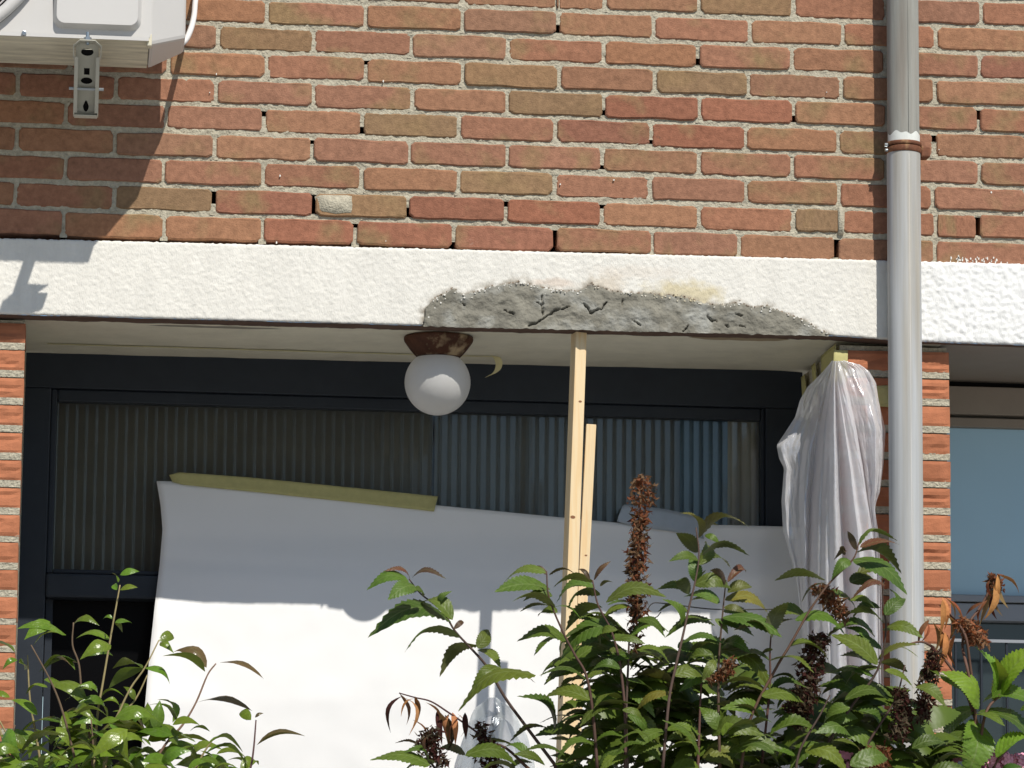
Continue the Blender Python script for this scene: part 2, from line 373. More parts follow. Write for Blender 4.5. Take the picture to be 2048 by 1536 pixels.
HOLES = {('H', 627): 1, ('I', 1109): 1, ('I', 1672): .8, ('H', 1956): .9, ('F', 624): .3, ('E', 528): .35, ('E', 724): .4, ('G', 819): .3, ('A', 1116): .45, ('F', 1204.5): .3,
         ('H', 816): .5, ('D', 1208): .35, ('H', 1204): .3, ('I', 711): .3, ('E', 1303): .3, ('C', 731): .3, ('I', 908): .3, ('D', 1588): .4, ('B', 1396.5): .4, ('H', 428): .6, ('H', 1012): .35, ('D', 1958.5): .5, ('E', 1868.5): .4}
mort = MB(); rnd = random.Random(5)
def mortar_strip(x0, x1, z0, z1, y, sd, n, m=3, jy=.0030):
    mort.grid(lambda u, v: (x0+(x1-x0)*u, y+jy*(nz((x0+(x1-x0)*u)*90, (z0+(z1-z0)*v)*160, sd)+.7*nz((x0+(x1-x0)*u)*300, (z0+(z1-z0)*v)*300, sd)), z0+(z1-z0)*v), n, m)
XL, XR = -.85, 2.75
for nm, (ri, js, tones) in ROWS.items():
    zt = GZ-ri*COURSE; zc = zt-COURSE/2
    # real course line follows the photograph: joints slightly wavy
    def zy(x): return 0.0
    ypx = None
    xs = []
    for px in js:
        # image row of this course at that joint
        yy = 300
        for _ in range(4):
            p = at(px, yy, 0)
            yy += (p.z-zc)*908
        xs.append((at(px, yy, 0).x, px))
    xs.sort()
    lead = []
    x = xs[0][0]-.2195
    while x > XL: lead.append((x, None)); x -= .2195
    tail = []; x = xs[-1][0]+.2195
    while x < XR: tail.append((x, None)); x += .2195
    full = lead[::-1]+xs+tail
    tl = [rnd.choice('rrormo') for _ in lead]+list(tones[:len(xs)-1])
    while len(tl) < len(full)-1: tl.append(rnd.choice('rrorRo'))
    for (xa, pa), (xb, pb), c in zip(full, full[1:], tl):
        ja = rnd.uniform(.0032, .0055)*(1.5 if (nm, pa) in HOLES and HOLES[(nm, pa)] > .7 else 1); jb = rnd.uniform(.0032, .0055)
        L = xb-xa-ja-jb; me = rnd.choice(VAR)
        o = link('brick', me, None, wall, ((xa+ja+xb-jb)/2, rnd.uniform(-.003, .0015), zc+rnd.uniform(-.0015, .0015)), tone(c, rnd))
        o.scale = (L/.209, 1, rnd.uniform(.965, 1.025)); o.rotation_euler = (rnd.uniform(-.012, .012), rnd.choice((0, math.pi))+rnd.uniform(-.006, .006), rnd.uniform(-.008, .008))
        if abs(math.cos(o.rotation_euler.y)+1) < .1: pass
    # bed joint under this course
    if nm != 'I':
        mortar_strip(XL, XR, zt-COURSE-.0095, zt-COURSE+.0095, .0037, ri*3.1, 560, 5)
    for x, px in full:
        h = HOLES.get((nm, px), 0) if px else 0
        if h >= .8: 
            if h < 1: mortar_strip(x-.008, x+.008, zt-COURSE-.004, zt-COURSE+.012, .006, x, 3, 3)
            continue
        z0 = zt-COURSE; z1 = zt
        if h: 
            if rnd.random() < .5: z1 -= COURSE*h
            else: z0 += COURSE*h
        mortar_strip(x-.0085, x+.0085, z0, z1, .0036, x*3, 4, 12)
mort.build('mortar_joints', M['mortar'], wall, smooth=True)
MB().box(XL, XR, .094, .26, GZ-.567, GZ+.25).build('wall_core', M['dark'], wall)
# grey mortar smeared over half of one brick
def smear(px0, px1, py0, py1, sd, name='mortar_smear'):
    a = at(px0, py0, -.004); b = at(px1, py1, -.004); mb = MB(); n = 16
    cx, cz = (a.x+b.x)/2, (a.z+b.z)/2; rx, rz = abs(b.x-a.x)/2, abs(a.z-b.z)/2
    ring = []
    for k in range(n):
        w = 2*math.pi*k/n; q = 1+.22*nz(math.cos(w)*2, math.sin(w)*2, sd)
        ex = math.copysign(abs(math.cos(w))**.6, math.cos(w)); ez = math.copysign(abs(math.sin(w))**.5, math.sin(w))
        ring.append((cx+ex*rx*q, cz+ez*rz*q))
    v = [(x, .003, z) for x, z in ring]+[(cx+(x-cx)*.86, -.0048, cz+(z-cz)*.86) for x, z in ring]+[(cx, -.0062, cz)]
    f = [(k, (k+1) % n, n+(k+1) % n, n+k) for k in range(n)]+[(n+k, n+(k+1) % n, 2*n) for k in range(n)]
    mb.add(v, f); mb.build(name, M['mortar'], wall, smooth=True, fix=True)
M['paint'] = mat('white_paint_specks', (.74, .72, .66), .8)
M['bloom'] = mat('salt_bloom', (.46, .36, .31), .95, var=.3, vscale=60)
sp_ = MB(); r2 = random.Random(8)
for i in range(46):
    x, y = (r2.uniform(400, 2040), r2.uniform(20, 500)) if i < 12 else (r2.uniform(1900, 2015), r2.uniform(512, 526))
    if 1740 < x < 1860: continue
    p = at(x, y, -.0035); a_ = r2.uniform(.0009, .0022); b2_ = a_*(r2.uniform(.8, 1.8) if i < 12 else r2.uniform(1.2, 3)); n = 6
    v = [(p.x+a_*math.cos(6.283*k/n)*r2.uniform(.7, 1.2), p.y, p.z+b2_*math.sin(6.283*k/n)*r2.uniform(.7, 1.2)) for k in range(n)]
    sp_.add(v+[(q_[0], q_[1]+.006, q_[2]) for q_ in v], [tuple(range(n))]+[(k, n+k, n+(k+1) % n, (k+1) % n) for k in range(n)])
sp_.build('paint_specks', M['paint'], wall, fix=True)
smear(632, 712, 386, 430, 1.3); smear(1676, 1690, 410, 470, 2.1)

# ------------------------------------------------------------------ brick piers beside the door
PY = .026
def pier(px_tops, xl, xr, label, seed, zb):
    """courses of striated orange bricks between X = xl and xr"""
    rnd = random.Random(seed)
    r = empty('brick_pier', ((xl+xr)/2, .1, 0), label, 'pier', None)
    H = .0445; w = xr-xl
    mets = []
    def strie(L, sd):
        # brick with carved striations: grid face with grooves
        mb = MB(); rr = random.Random(sd)
        nx, nzv = 10, 6
        gr = [(rr.uniform(.15, .85), rr.uniform(-.25, .25), rr.uniform(0, .5), rr.uniform(.5, 1)) for _ in range(4)]
        def fn(u, v):
            x = (u-.5)*L; z = (v-.5)*.0465
            y = .0006*nz(u*9, v*7, sd)
            for g0, sl, ua, ub in gr:
                d = abs(v-(g0+sl*(u-.5)+.04*math.sin(u*7+sd)))
                if ua <= u <= ub and d < .085: y += .0032*(1-d/.085)
            e = min(u*L, (1-u)*L, v*.0465, (1-v)*.0465)
            if e < 1e-6: y += .003
            return (x, y, z+.0009*nz(u*6, v*3, sd+9))
        mb.grid(fn, nx, nzv)
        n = nx+1
        per = [i for i in range(n)]+[j*n+nx for j in range(1, nzv+1)]+[nzv*n+i for i in range(nx-1, -1, -1)]+[j*n for j in range(nzv-1, 0, -1)]
        m = len(mb.v)
        mb.v += [Vector((mb.v[i].x, .1, mb.v[i].z)) for i in per]
        q = len(per)
        mb.f += [(per[i], m+i, m+(i+1) % q, per[(i+1) % q]) for i in range(q)]
        me = mesh('brick', mb.v, mb.f)
        bm = bmesh.new(); bm.from_mesh(me); bmesh.ops.recalc_face_normals(bm, faces=bm.faces); bm.to_mesh(me); bm.free()
        me.materials.append(M['pier_brick']); return me
    full = [strie(w-.004, seed*10+i) for i in range(5)]; half = [strie(w/2-.008, seed*10+5+i) for i in range(4)]
    mt = MB()
    global mort; keep = mort; mort = mt
    for i, (xp, yt) in enumerate(px_tops):
        z = at(xp, yt, PY).z-.024
        def place(me, x):
            k = rnd.uniform(.86, 1.1)
            o = link('brick', me, None, r, (x, PY+rnd.uniform(-.002, .002), z), (.415*k, .158*k, .080*k))
            o.rotation_euler = (0, rnd.uniform(-.008, .008), rnd.uniform(-.01, .01))
        if i % 2 == 0: place(rnd.choice(full), (xl+xr)/2+rnd.uniform(-.0015, .0015))
        else:
            place(rnd.choice(half), xl+w/4-.002); place(rnd.choice(half), xr-w/4+.002)
            mortar_strip((xl+xr)/2-.008, (xl+xr)/2+.008, z-.03, z+.03, PY+.006, i, 3, 6)
        mortar_strip(xl+.002, xr-.002, z-.024-.0125, z-.024+.003, PY+.0022, i+seed, 44, 5, .0016)
    mt.box(xl+.006, xr-.006, PY+.012, .48, zb, GZ-.752)
    mt.build('mortar_joints', M['mortar'], r)
    mort = keep
    return r
def tops(x, y0, n, pitch, back): return [(x, y0+pitch*(i-back)) for i in range(n)]
SOFZ = GZ-.7486
pl_r = at(45, 900, PY).x
pier(tops(25, 700, 20, 54.9, 1), pl_r-.235, pl_r, 'left orange striated brick pier beside the dark door frame', 3, 1.2)
pr_l = at(1676, 684, PY).x; pr_r = at(1902, 900, PY).x
pier(tops(1870, 758.5, 19, 54.35, 1), pr_l, pr_r, 'orange striated brick pier behind the downpipe and the plastic sheet', 4, 1.2)

# ------------------------------------------------------------------ white lintel
LY = -.010
def lt_top(X): return interp([(-.9, GZ-.583), (-.142, GZ-.5755), (.976, GZ-.567), (1.825, GZ-.561), (2.174, GZ-.559), (2.8, GZ-.556)], X)
def lt_bot(X): return interp([(-.9, GZ-.750), (-.137, GZ-.7465), (.808, GZ-.7435), (1.72, GZ-.7375), (1.9, GZ-.746), (2.8, GZ-.750)], X)
OUT = [(846, 652), (848, 640), (850, 618), (862, 602), (880, 592), (896, 584), (905, 576), (925, 590), (955, 583), (975, 575), (1000, 570), (1040, 564), (1060, 568), (1075, 572), (1090, 577), (1110, 580), (1130, 582), (1160, 583), (1180, 567), (1200, 575), (1230, 584), (1270, 586), (1300, 588), (1350, 592), (1370, 595), (1400, 604), (1430, 611), (1480, 605), (1500, 615), (1530, 612), (1550, 618), (1580, 630), (1610, 642), (1640, 660), (1657, 668)]
tab = [(at(x, y, LY).x, at(x, y, LY).z) for x, y in OUT]
SPLIT = at(1806, 600, LY).x
def rough_face(name, x0, x1, m, parent, amp, sc):
    nx = int((x1-x0)/.0034); nv = 48
    def fn(u, v):
        X = x0+(x1-x0)*u; zb, ztp = lt_bot(X), lt_top(X)
        Z = zb+(ztp-zb)*v
        if v == 0: Z += .0016*nz(X*150, 3.3)
        if v == 1: Z += .0022*nz(X*120, 7.1)+.001*nz(X*400, 2.1)
        w = X+.25*Z
        y = LY-amp*(abs(nz(w*sc*1.5, Z*sc*2.2, 1.7))*1.1+.8*nz(X*sc*3.0, Z*sc*4.2, 4.4))
        px_t = interp(tab, X) if tab[0][0]-.002 < X < tab[-1][0]+.01 else -9
        if Z < px_t-.006: y = LY+.012
        if v in (0, 1): y = max(y, LY-.001)+.002
        return (X, y, Z)
    mb = MB().grid(fn, nx, nv)
    n = nx+1; top = [nv*n+i for i in range(n)]; bot = list(range(n)); k = len(mb.v)
    mb.v += [Vector((mb.v[i].x, .30, mb.v[i].z)) for i in top]
    mb.f += [(top[i], top[i+1], k+i+1, k+i) for i in range(nx)]
    k = len(mb.v); mb.v += [Vector((mb.v[i].x, .004, mb.v[i].z+.0015)) for i in bot]
    mb.f += [(bot[i+1], bot[i], k+i, k+i+1) for i in range(nx)]
    o = mb.build(name, m, parent, smooth=True)
    at_ = o.data.attributes.new('smear', 'FLOAT', 'POINT'); vals = []
    for v in o.data.vertices:
        X, Z = v.co.x+world_loc(o).x, v.co.z+world_loc(o).z; g = 0.0
        if tab[0][0]-.03 < X < tab[-1][0]+.02:
            zt_ = interp(tab, min(max(X, tab[2][0]), tab[-1][0]))
            d_ = math.hypot(max(0, tab[0][0]-X, X-tab[-1][0])*1.2, max(0, Z-zt_))
            wd_ = .007+.016*max(0, fbm(X*9, 3.3, 1.0))
            g = math.exp(-max(d_, 0)/wd_)*max(0, min(1, .75+1.5*fbm(X*55, Z*75, 2.2)))
        vals.append(g)
    at_.data.foreach_set('value', vals)
    return o
lin = empty('concrete_lintel', (.8, 0, GZ-.66), 'white stippled concrete lintel with a grey mortar repair over the door', 'lintel')
rough_face('rendered_face', -.85, SPLIT, M['render'], lin, .0017, 66)
lin2 = empty('concrete_lintel', (2.3, 0, GZ-.66), 'bright white stippled lintel right of the downpipe above the blue window', 'lintel')
rough_face('rendered_face', SPLIT+.0005, 2.75, M['render2'], lin2, .0034, 40)
DY = .53       # back of the recess
DF = .50       # front of the door frame
# drip edge: bare strip along the underside
def under(name, x0, x1, ya, yb, z, m, parent, jag, sd, th=.004):
    nx = int((x1-x0)/.01)
    def zz(X): return lt_bot(X)+z
    mb = MB()
    def fn(u, v):
        X = x0+(x1-x0)*u; Y = ya+(yb-ya)*v
        if v == 1: Y += jag*(nz(X*14, sd)+.6*nz(X*50, sd+3))
        return (X, Y, zz(X)+.0006*nz(X*60, Y*60, sd))
    mb.grid(fn, nx, 3)
    for f in range(len(mb.f)): mb.f[f] = mb.f[f][::-1]
    return mb.build(name, m, parent)
under('drip_edge', -.85, SPLIT, LY+.003, .052, -.001, M['drip'], lin, .012, 1.0)
under('drip_edge', SPLIT, 2.75, LY+.003, .018, -.001, M['drip'], lin2, .004, 2.0)
# soffit slabs
def soffit_mat():
    m = M['soffit']; N, L, b = nodes(m)
    tc = N.new('ShaderNodeTexCoord'); src = b.inputs['Base Color'].links[0].from_socket
    sx = N.new('ShaderNodeSeparateXYZ'); L.new(tc.outputs['Object'], sx.inputs[0])
    def blob(x0, x1, y0, y1, sd):
        nn = N.new('ShaderNodeTexNoise'); nn.inputs['Scale'].default_value = 14; nn.inputs['Detail'].default_value = 3; L.new(tc.outputs['Object'], nn.inputs[0])
        def band(sock, a, c):
            s1 = N.new('ShaderNodeMath'); s1.operation = 'SUBTRACT'; L.new(sock, s1.inputs[0]); s1.inputs[1].default_value = (a+c)/2
            s2 = N.new('ShaderNodeMath'); s2.operation = 'ABSOLUTE'; L.new(s1.outputs[0], s2.inputs[0])
            s3 = N.new('ShaderNodeMath'); s3.operation = 'DIVIDE'; L.new(s2.outputs[0], s3.inputs[0]); s3.inputs[1].default_value = (c-a)/2
            return s3.outputs[0]
        p = N.new('ShaderNodeMath'); p.operation = 'POWER'; L.new(band(sx.outputs[0], x0, x1), p.inputs[0]); p.inputs[1].default_value = 3
        q = N.new('ShaderNodeMath'); q.operation = 'ADD'; L.new(p.outputs[0], q.inputs[0]); L.new(band(sx.outputs[1], y0, y1), q.inputs[1])
        w = N.new('ShaderNodeMath'); w.operation = 'MULTIPLY_ADD'; L.new(nn.outputs[0], w.inputs[0]); w.inputs[1].default_value = 1.2; w.inputs[2].default_value = -.6
        z = N.new('ShaderNodeMath'); z.operation = 'ADD'; L.new(q.outputs[0], z.inputs[0]); L.new(w.outputs[0], z.inputs[1])
        r = N.new('ShaderNodeMapRange'); r.inputs[1].default_value = .95; r.inputs[2].default_value = 1.05; r.inputs[3].default_value = 1; r.inputs[4].default_value = 0; L.new(z.outputs[0], r.inputs[0])
        return r.outputs[0]
    for (a, c, d, e, colr) in ((.19, .50, .075, .105, (.27, .25, .20)), (1.42, 1.66, .045, .10, (.33, .26, .165))):
        mx = N.new('ShaderNodeMix'); mx.data_type = 'RGBA'; L.new(blob(a, c, d, e, a), mx.inputs[0]); L.new(src, mx.inputs[6]); mx.inputs[7].default_value = (*colr, 1); src = mx.outputs[2]
    L.new(src, b.inputs['Base Color'])
soffit_mat()
def soffit(x0, x1, m, parent):
    mb = MB()
    def fn(u, v):
        X = x0+(x1-x0)*u; return (X, .002+(DY+.05-.002)*v, lt_bot(X)+.001+.0012*fbm(X*9, v*4))
    mb.grid(fn, 90, 20)
    for f in range(len(mb.f)): mb.f[f] = mb.f[f][::-1]
    mb.build('soffit', m, parent, smooth=True)
soffit(-.85, pr_r-.02, M['soffit'], lin); soffit(pr_r-.02, 2.75, M['taupe'], lin2)
# grey repair mortar
CR = [[(1082, 588), (1086, 630)], [(1055, 653), (1075, 645), (1110, 622), (1140, 613)], [(1165, 604), (1182, 626), (1200, 620), (1215, 603)], [(1008, 621), (1032, 632)], [(1243, 598), (1246, 614)], [(1262, 640), (1282, 652)], [(1365, 664), (1378, 652)], [(1412, 628), (1420, 640), (1436, 644)], [(1468, 628), (1486, 634)], [(1478, 652), (1490, 656)], [(1448, 650), (1456, 655)], [(925, 607), (930, 612)], [(1074, 605), (1082, 611)]]
CRW = [[Vector((at(x, y, LY).x, at(x, y, LY).z)) for x, y in l] for l in CR]
def seg_d(p, a, b):
    ab = b-a; t = max(0, min(1, (p-a).dot(ab)/ab.dot(ab))); return (p-(a+ab*t)).length
def patch():
    x0, x1 = tab[0][0], tab[-1][0]; st = .0024; nx = int((x1-x0)/st); nv = 46
    H = .102; mb = MB()
    vs = {}; 
    def top(X): return interp(tab, X)+.0045*nz(X*130, 1.1)+.0035*nz(X*330, 5.2)+.004*nz(X*60, 8.2)
    idx = {}
    for i in range(nx+1):
        X = x0+st*i; tz = top(X); bz = lt_bot(X)-.0035+.0025*nz(X*70, 9.9)
        h = max(tz-bz, .001)
        for j in range(nv+1):
            Z = bz+H*j/nv
            if Z > tz+.004: continue
            Z = min(Z, tz)
            e = max(0, min((tz-Z)/.012, 1)); e2 = max(0, min((X-x0)/.02, (x1-X)/.03, 1))
            y = LY-.0015-.0050*(e**.6)*e2**.5*(.65+.8*fbm(X*13, Z*17, 2.0)) - .0026*fbm(X*40, Z*52, 6.1) - .0016*nz(X*240, Z*240, 3) + .006*max(0, nz(X*34, Z*44, 12)-.32)
            if Z >= tz-1e-6: y = LY+.001
            p = Vector((X+.0030*nz(X*75, Z*75, 31)+.0012*nz(X*260, Z*260, 5), Z+.0030*nz(X*75, Z*75, 47)+.0012*nz(X*260, Z*260, 9)))
            for l in CRW:
                if l[0].x-.03 < X < l[-1].x+.03:
                    d = min(seg_d(p, a, b) for a, b in zip(l, l[1:]))
                    en = min((p-l[0]).length, (p-l[-1]).length); wd = (.0021+.0022*nz(X*110, Z*110))*min(1, .25+en/.012)
                    if wd > 0 and d < wd: y += .015*(1-d/wd)**.5
            idx[(i, j)] = len(mb.v); mb.v.append(Vector((X, y, Z)))
    for i in range(nx):
        for j in range(nv):
            q = [idx.get(k) for k in ((i, j), (i+1, j), (i+1, j+1), (i, j+1))]
            q = [k for k in q if k is not None]
            if len(q) >= 3: mb.f.append(tuple(q))
    mb.build('repair_mortar', M['patch'], lin, smooth=True)
patch()
mbc = MB(); r3 = random.Random(12); mbw = MB()
for i in range(260):
    X = r3.uniform(tab[0][0]-.012, tab[-1][0]); up_ = abs(r3.gauss(0, .0016)) if r3.random() < .55 else -abs(r3.gauss(0, .006)); Z = interp(tab, X)+up_+(.0 if X > tab[3][0] else r3.uniform(-.04, 0))
    Z = max(Z, lt_bot(X)+.003); s_ = r3.uniform(.0008, .0026); n = 6; tgt = mbc if up_ > 0 else mbw; y_ = LY-.0014 if up_ > 0 else LY-.006
    v = [(X+s_*1.2*math.cos(6.283*k/n)*r3.uniform(.5, 1.2), y_, Z+s_*math.sin(6.283*k/n)*r3.uniform(.5, 1.2)) for k in range(n)]
    tgt.add(v+[(q_[0], q_[1]+.006, q_[2]) for q_ in v], [tuple(range(n))]+[(k, n+k, n+(k+1) % n, (k+1) % n) for k in range(n)])
M['crumb'] = mat('brownish_scraped_mortar', (.27, .215, .16), .95, var=.3, vscale=50)
mbc.build('mortar_crumbs', M['crumb'], lin, fix=True)['kind'] = 'stuff'
mbw.build('render_flakes', M['render'], lin, fix=True)['kind'] = 'stuff'
# scraped, yellowish bare render above the repair
def scrape():
    m = M['render']; N, L, b = nodes(m); src = b.inputs['Base Color'].links[0].from_socket
    tc = N.new('ShaderNodeTexCoord'); c = at(1385, 585, LY)-Vector(lin.location)*0
    for (px, py, rx, rz, colr, st) in ((1370, 588, .10, .035, (.60, .53, .36), .95), (1210, 570, .05, .03, (.62, .55, .45), .8), (1110, 566, .055, .012, (.64, .56, .48), .9), (1270, 545, .13, .018, (.66, .60, .52), .5)):
        p = at(px, py, LY)
        mp = N.new('ShaderNodeVectorMath'); mp.operation = 'SUBTRACT'; L.new(tc.outputs['Object'], mp.inputs[0]); mp.inputs[1].default_value = p
        sc = N.new('ShaderNodeVectorMath'); sc.operation = 'MULTIPLY'; sc.inputs[1].default_value = (1/rx, 0, 1/rz); L.new(mp.outputs[0], sc.inputs[0])
        ln = N.new('ShaderNodeVectorMath'); ln.operation = 'LENGTH'; L.new(sc.outputs[0], ln.inputs[0])
        nn = N.new('ShaderNodeTexNoise'); nn.inputs['Scale'].default_value = 45; nn.inputs['Detail'].default_value = 4; L.new(tc.outputs['Object'], nn.inputs[0])
        ad = N.new('ShaderNodeMath'); ad.operation = 'MULTIPLY_ADD'; L.new(nn.outputs[0], ad.inputs[0]); ad.inputs[1].default_value = 1.6; L.new(ln.outputs['Value'], ad.inputs[2])
        r = N.new('ShaderNodeMapRange'); r.inputs[1].default_value = 1.25; r.inputs[2].default_value = 1.95; r.inputs[3].default_value = st; r.inputs[4].default_value = 0; L.new(ad.outputs[0], r.inputs[0])
        mx = N.new('ShaderNodeMix'); mx.data_type = 'RGBA'; L.new(r.outputs[0], mx.inputs[0]); L.new(src, mx.inputs[6]); mx.inputs[7].default_value = (*colr, 1); src = mx.outputs[2]
    an = N.new('ShaderNodeAttribute'); an.attribute_name = 'smear'
    rm = N.new('ShaderNodeMapRange'); rm.inputs[1].default_value = .12; rm.inputs[2].default_value = .8; rm.inputs[4].default_value = .9; L.new(an.outputs['Fac'], rm.inputs[0])
    mx = N.new('ShaderNodeMix'); mx.data_type = 'RGBA'; L.new(rm.outputs[0], mx.inputs[0]); L.new(src, mx.inputs[6]); mx.inputs[7].default_value = (.33, .295, .24, 1); src = mx.outputs[2]
    L.new(src, b.inputs['Base Color'])
scrape()

# ------------------------------------------------------------------ the door with its transom light
door = empty('front_door', (.85, DF, 0), 'dark blue front door with a ribbed glass transom light behind the paper', 'door')
def q(x, y, Y=DF): return at(x, y, Y)
zt = SOFZ+.02
jl0 = pl_r-.02; jl1 = q(92, 1200).x
jr1 = pr_l+.01; jr0 = q(1530, 900).x
hz = q(800, 795).z; rz1 = q(300, 1146).z; rz0 = q(300, 1199).z
MB().box(jl0, jr1, DF, DF+.10, hz, zt).build('frame_head', M['frame'], door, bevel=.003)
MB().box(jl0, jl1-.002, DF, DF+.10, .2, hz-.0005).build('frame_jamb', M['frame'], door, bevel=.003)
MB().box(jr0+.002, jr1, DF, DF+.10, .2, hz-.0005).build('frame_jamb', M['frame'], door, bevel=.003)
MB().box(jl1-.0015, jr0+.0015, DF-.006, DF+.09, rz0, rz1-.006).build('transom_rail', M['frame'], door, bevel=.006)
# beads around the transom pane
px0 = q(112, 900, DF+.02).x; px1 = q(1521, 900, DF+.02).x; pz1 = q(800, 822, DF+.02).z; pz0 = q(300, 1143, DF+.02).z
MB().box(jl1-.0015, px0, DF+.012, DF+.045, rz1-.004, hz-.001).build('glazing_bead', M['frame'], door, bevel=.003)
MB().box(px1, jr0+.0015, DF+.012, DF+.045, rz1-.004, hz-.001).build('glazing_bead', M['frame'], door, bevel=.003)
MB().box(px0+.001, px1-.001, DF+.012, DF+.045, pz1, hz-.001).build('glazing_bead', M['frame'], door, bevel=.003)
MB().box(px0+.001, px1-.001, DF+.012, DF+.045, rz1-.004, pz0).build('glazing_bead', M['frame'], door, bevel=.003)
# ribbed pane
def ribpane():
    pitch = .0233; y0 = DF+.036; mb = MB(); x0, x1 = px0-.006, px1+.006; n = int((x1-x0)/pitch*18)
    za, zb = pz0-.006, pz1+.006
    def prof(X):
        t = (X/pitch) % 1.0
        return y0-.0034*(math.cos(math.pi*(t-.5)/.34) if abs(t-.5) < .17 else 0)-.0003*nz(X*9, 2)
    mb.grid(lambda u, v: (x0+(x1-x0)*u, prof(x0+(x1-x0)*u), za+(zb-za)*v), n, 1)
    mb.build('ribbed_pane', M['ribglass'], door, smooth=True)
ribpane()
# door leaf below the rail
dz = rz0-.001; gx0 = jl1+.004; gx1 = jr0-.004
lf = MB().box(jl1, gx0+.012, DF+.035, DF+.08, .2, dz).box(gx1-.012, jr0, DF+.035, DF+.08, .2, dz).box(gx0+.0125, gx1-.0125, DF+.035, DF+.08, .2, .9).build('door_leaf', M['frame'], door)
gp = MB().box(gx0+.0122, gx1-.0122, DF+.055, DF+.065, .9005, dz).build('glass_pane', M['blackpane'], lf)
gp.location = (0, 0, 0)
# dim hallway behind the glass
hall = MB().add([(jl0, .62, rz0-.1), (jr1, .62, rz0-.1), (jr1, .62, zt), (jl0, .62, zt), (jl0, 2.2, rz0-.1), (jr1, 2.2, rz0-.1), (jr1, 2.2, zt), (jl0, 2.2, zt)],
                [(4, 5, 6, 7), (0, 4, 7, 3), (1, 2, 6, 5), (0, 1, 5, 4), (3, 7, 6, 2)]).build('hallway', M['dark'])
tag(hall, 'dark hallway seen through the ribbed glass', kind='structure')
cu = empty('curtain', (1.5, .58, 0), 'blue and beige curtain behind the right end of the ribbed glass', 'curtain')
def drape(name, pa, pb, colr, Y, sd, amp=.006):
    a = at(pa, 850, Y).x; b = at(pb, 850, Y).x
    mb = MB().grid(lambda u, v: (a+(b-a)*u, Y+amp*math.sin((a+(b-a)*u)*130+sd), rz0+(zt-rz0-.03)*v), 40, 1)
    link(name, mesh(name, mb.v, mb.f, True), M['curtain'], cu, None, colr)
drape('curtain_panel', 1359, 1456, (.20, .33, .44), .60, 1); drape('curtain_panel', 1452, 1540, (.80, .74, .60), .605, 2)
drape('curtain_panel', 870, 1360, (.25, .265, .255), .61, 4, .004); drape('curtain_panel', 60, 866, (.26, .25, .205), .62, 5, .004)

# ------------------------------------------------------------------ right-hand window
win = empty('window', (2.3, DF, 0), 'neighbouring window with blue glass and taupe head boards right of the downpipe', 'window')
wx0 = pr_r+.001; wx1 = 2.75
def zq(x, y, Y=DF): return at(x, y, Y).z
MB().box(wx0, wx1, DF, DF+.08, zq(1980, 829), zq(1980, 774)).build('head_board', M['taupe'], win, bevel=.002)
MB().box(wx0, wx1, DF+.012, DF+.08, zq(1980, 853), zq(1980, 835)).build('head_board', M['taupe'], win, bevel=.002)
MB().box(wx0, wx1, DF+.03, DF+.08, zq(1980, 774)-.03, SOFZ+.03).build('head_core', M['dark'], win)
MB().box(wx0, wx0+.022, DF+.02, DF+.07, zq(1980, 1187), zq(1980, 853.5)).build('sash_stile', M['bluepane'], win, bevel=.002)
MB().box(wx0+.0225, wx1, DF+.035, DF+.06, zq(1980, 1187), zq(1980, 853.5)).build('window_pane', M['bluepane'], win)
MB().box(wx0+.0228, wx0+.0262, DF+.028, DF+.0345, zq(1980, 1186), zq(1980, 856)).build('glazing_bead', M['greyframe'], win)
MB().box(wx0, wx1, DF+.008, DF+.08, zq(1980, 1203), zq(1980, 1190)).build('sash_rail', M['greyframe'], win, bevel=.002)
MB().box(wx0, wx1, DF+.016, DF+.08, zq(1980, 1240), zq(1980, 1206)).build('sash_rail', M['greyframe'], win, bevel=.002)
MB().box(wx0, wx1, DF+.06, DF+.08, .9, zq(1980, 1240.5)).build('window_pane', M['darkglass'], win)
for bx in (1930, 1950-30, 2012-0, 2062):
    pass
gy = .30
grl = empty('window_grille', (2.3, gy, 1.2), 'thin dark metal grille with one pale rail before the lower window', 'grille')
for bx in (1911, 1962, 2013, 2064, 2115):
    p = at(bx, 1300, gy); MB().tube([(p.x, gy, .95), (p.x, gy, at(bx, 1286, gy).z)], .0035, 6).build('bar', M['frame'], grl)
p = at(1980, 1286, gy); MB().box(wx0+.004, wx1, gy-.006, gy+.006, p.z+.001, p.z+.008).build('top_rail', M['greyframe'], grl)
# rest of the facade beyond the opening (keeps the sill solid)
MB().box(wx0, wx1, .10, DF+.09, .0, .88).build('window_apron', M['frame'], win)

# ------------------------------------------------------------------ downpipe
pipeY = -.052
dp = empty('downpipe', (at(1807, 300, pipeY).x, pipeY, 0), 'grey vertical downpipe with a rusty clip on the brick wall', 'downpipe')
xc = at(1807, 300, pipeY).x; rp = .0372
zc_ = at(1807, 297, pipeY).z
def pipe(name, z0, z1, r, m):
    mb = MB(); n = 40
    prof = [(r*.9, z0), (r, z0), (r, z1), (r*.9, z1)]
    mb.lathe((xc, pipeY, 0), prof, n)
    o = mb.build(name, m, dp, smooth=True)
    for p in o.data.polygons:
        if len(p.vertices) > 4: p.use_smooth = False
    o.data.set_sharp_from_angle(angle=math.radians(40)) if hasattr(o.data, 'set_sharp_from_angle') else None
    return o
pipe('upper_pipe', zc_+.006, GZ+.6, .0365, M['pipe_up']); lo = pipe('lower_pipe', .05, zc_-.004, .0383, M['pipe_lo'])
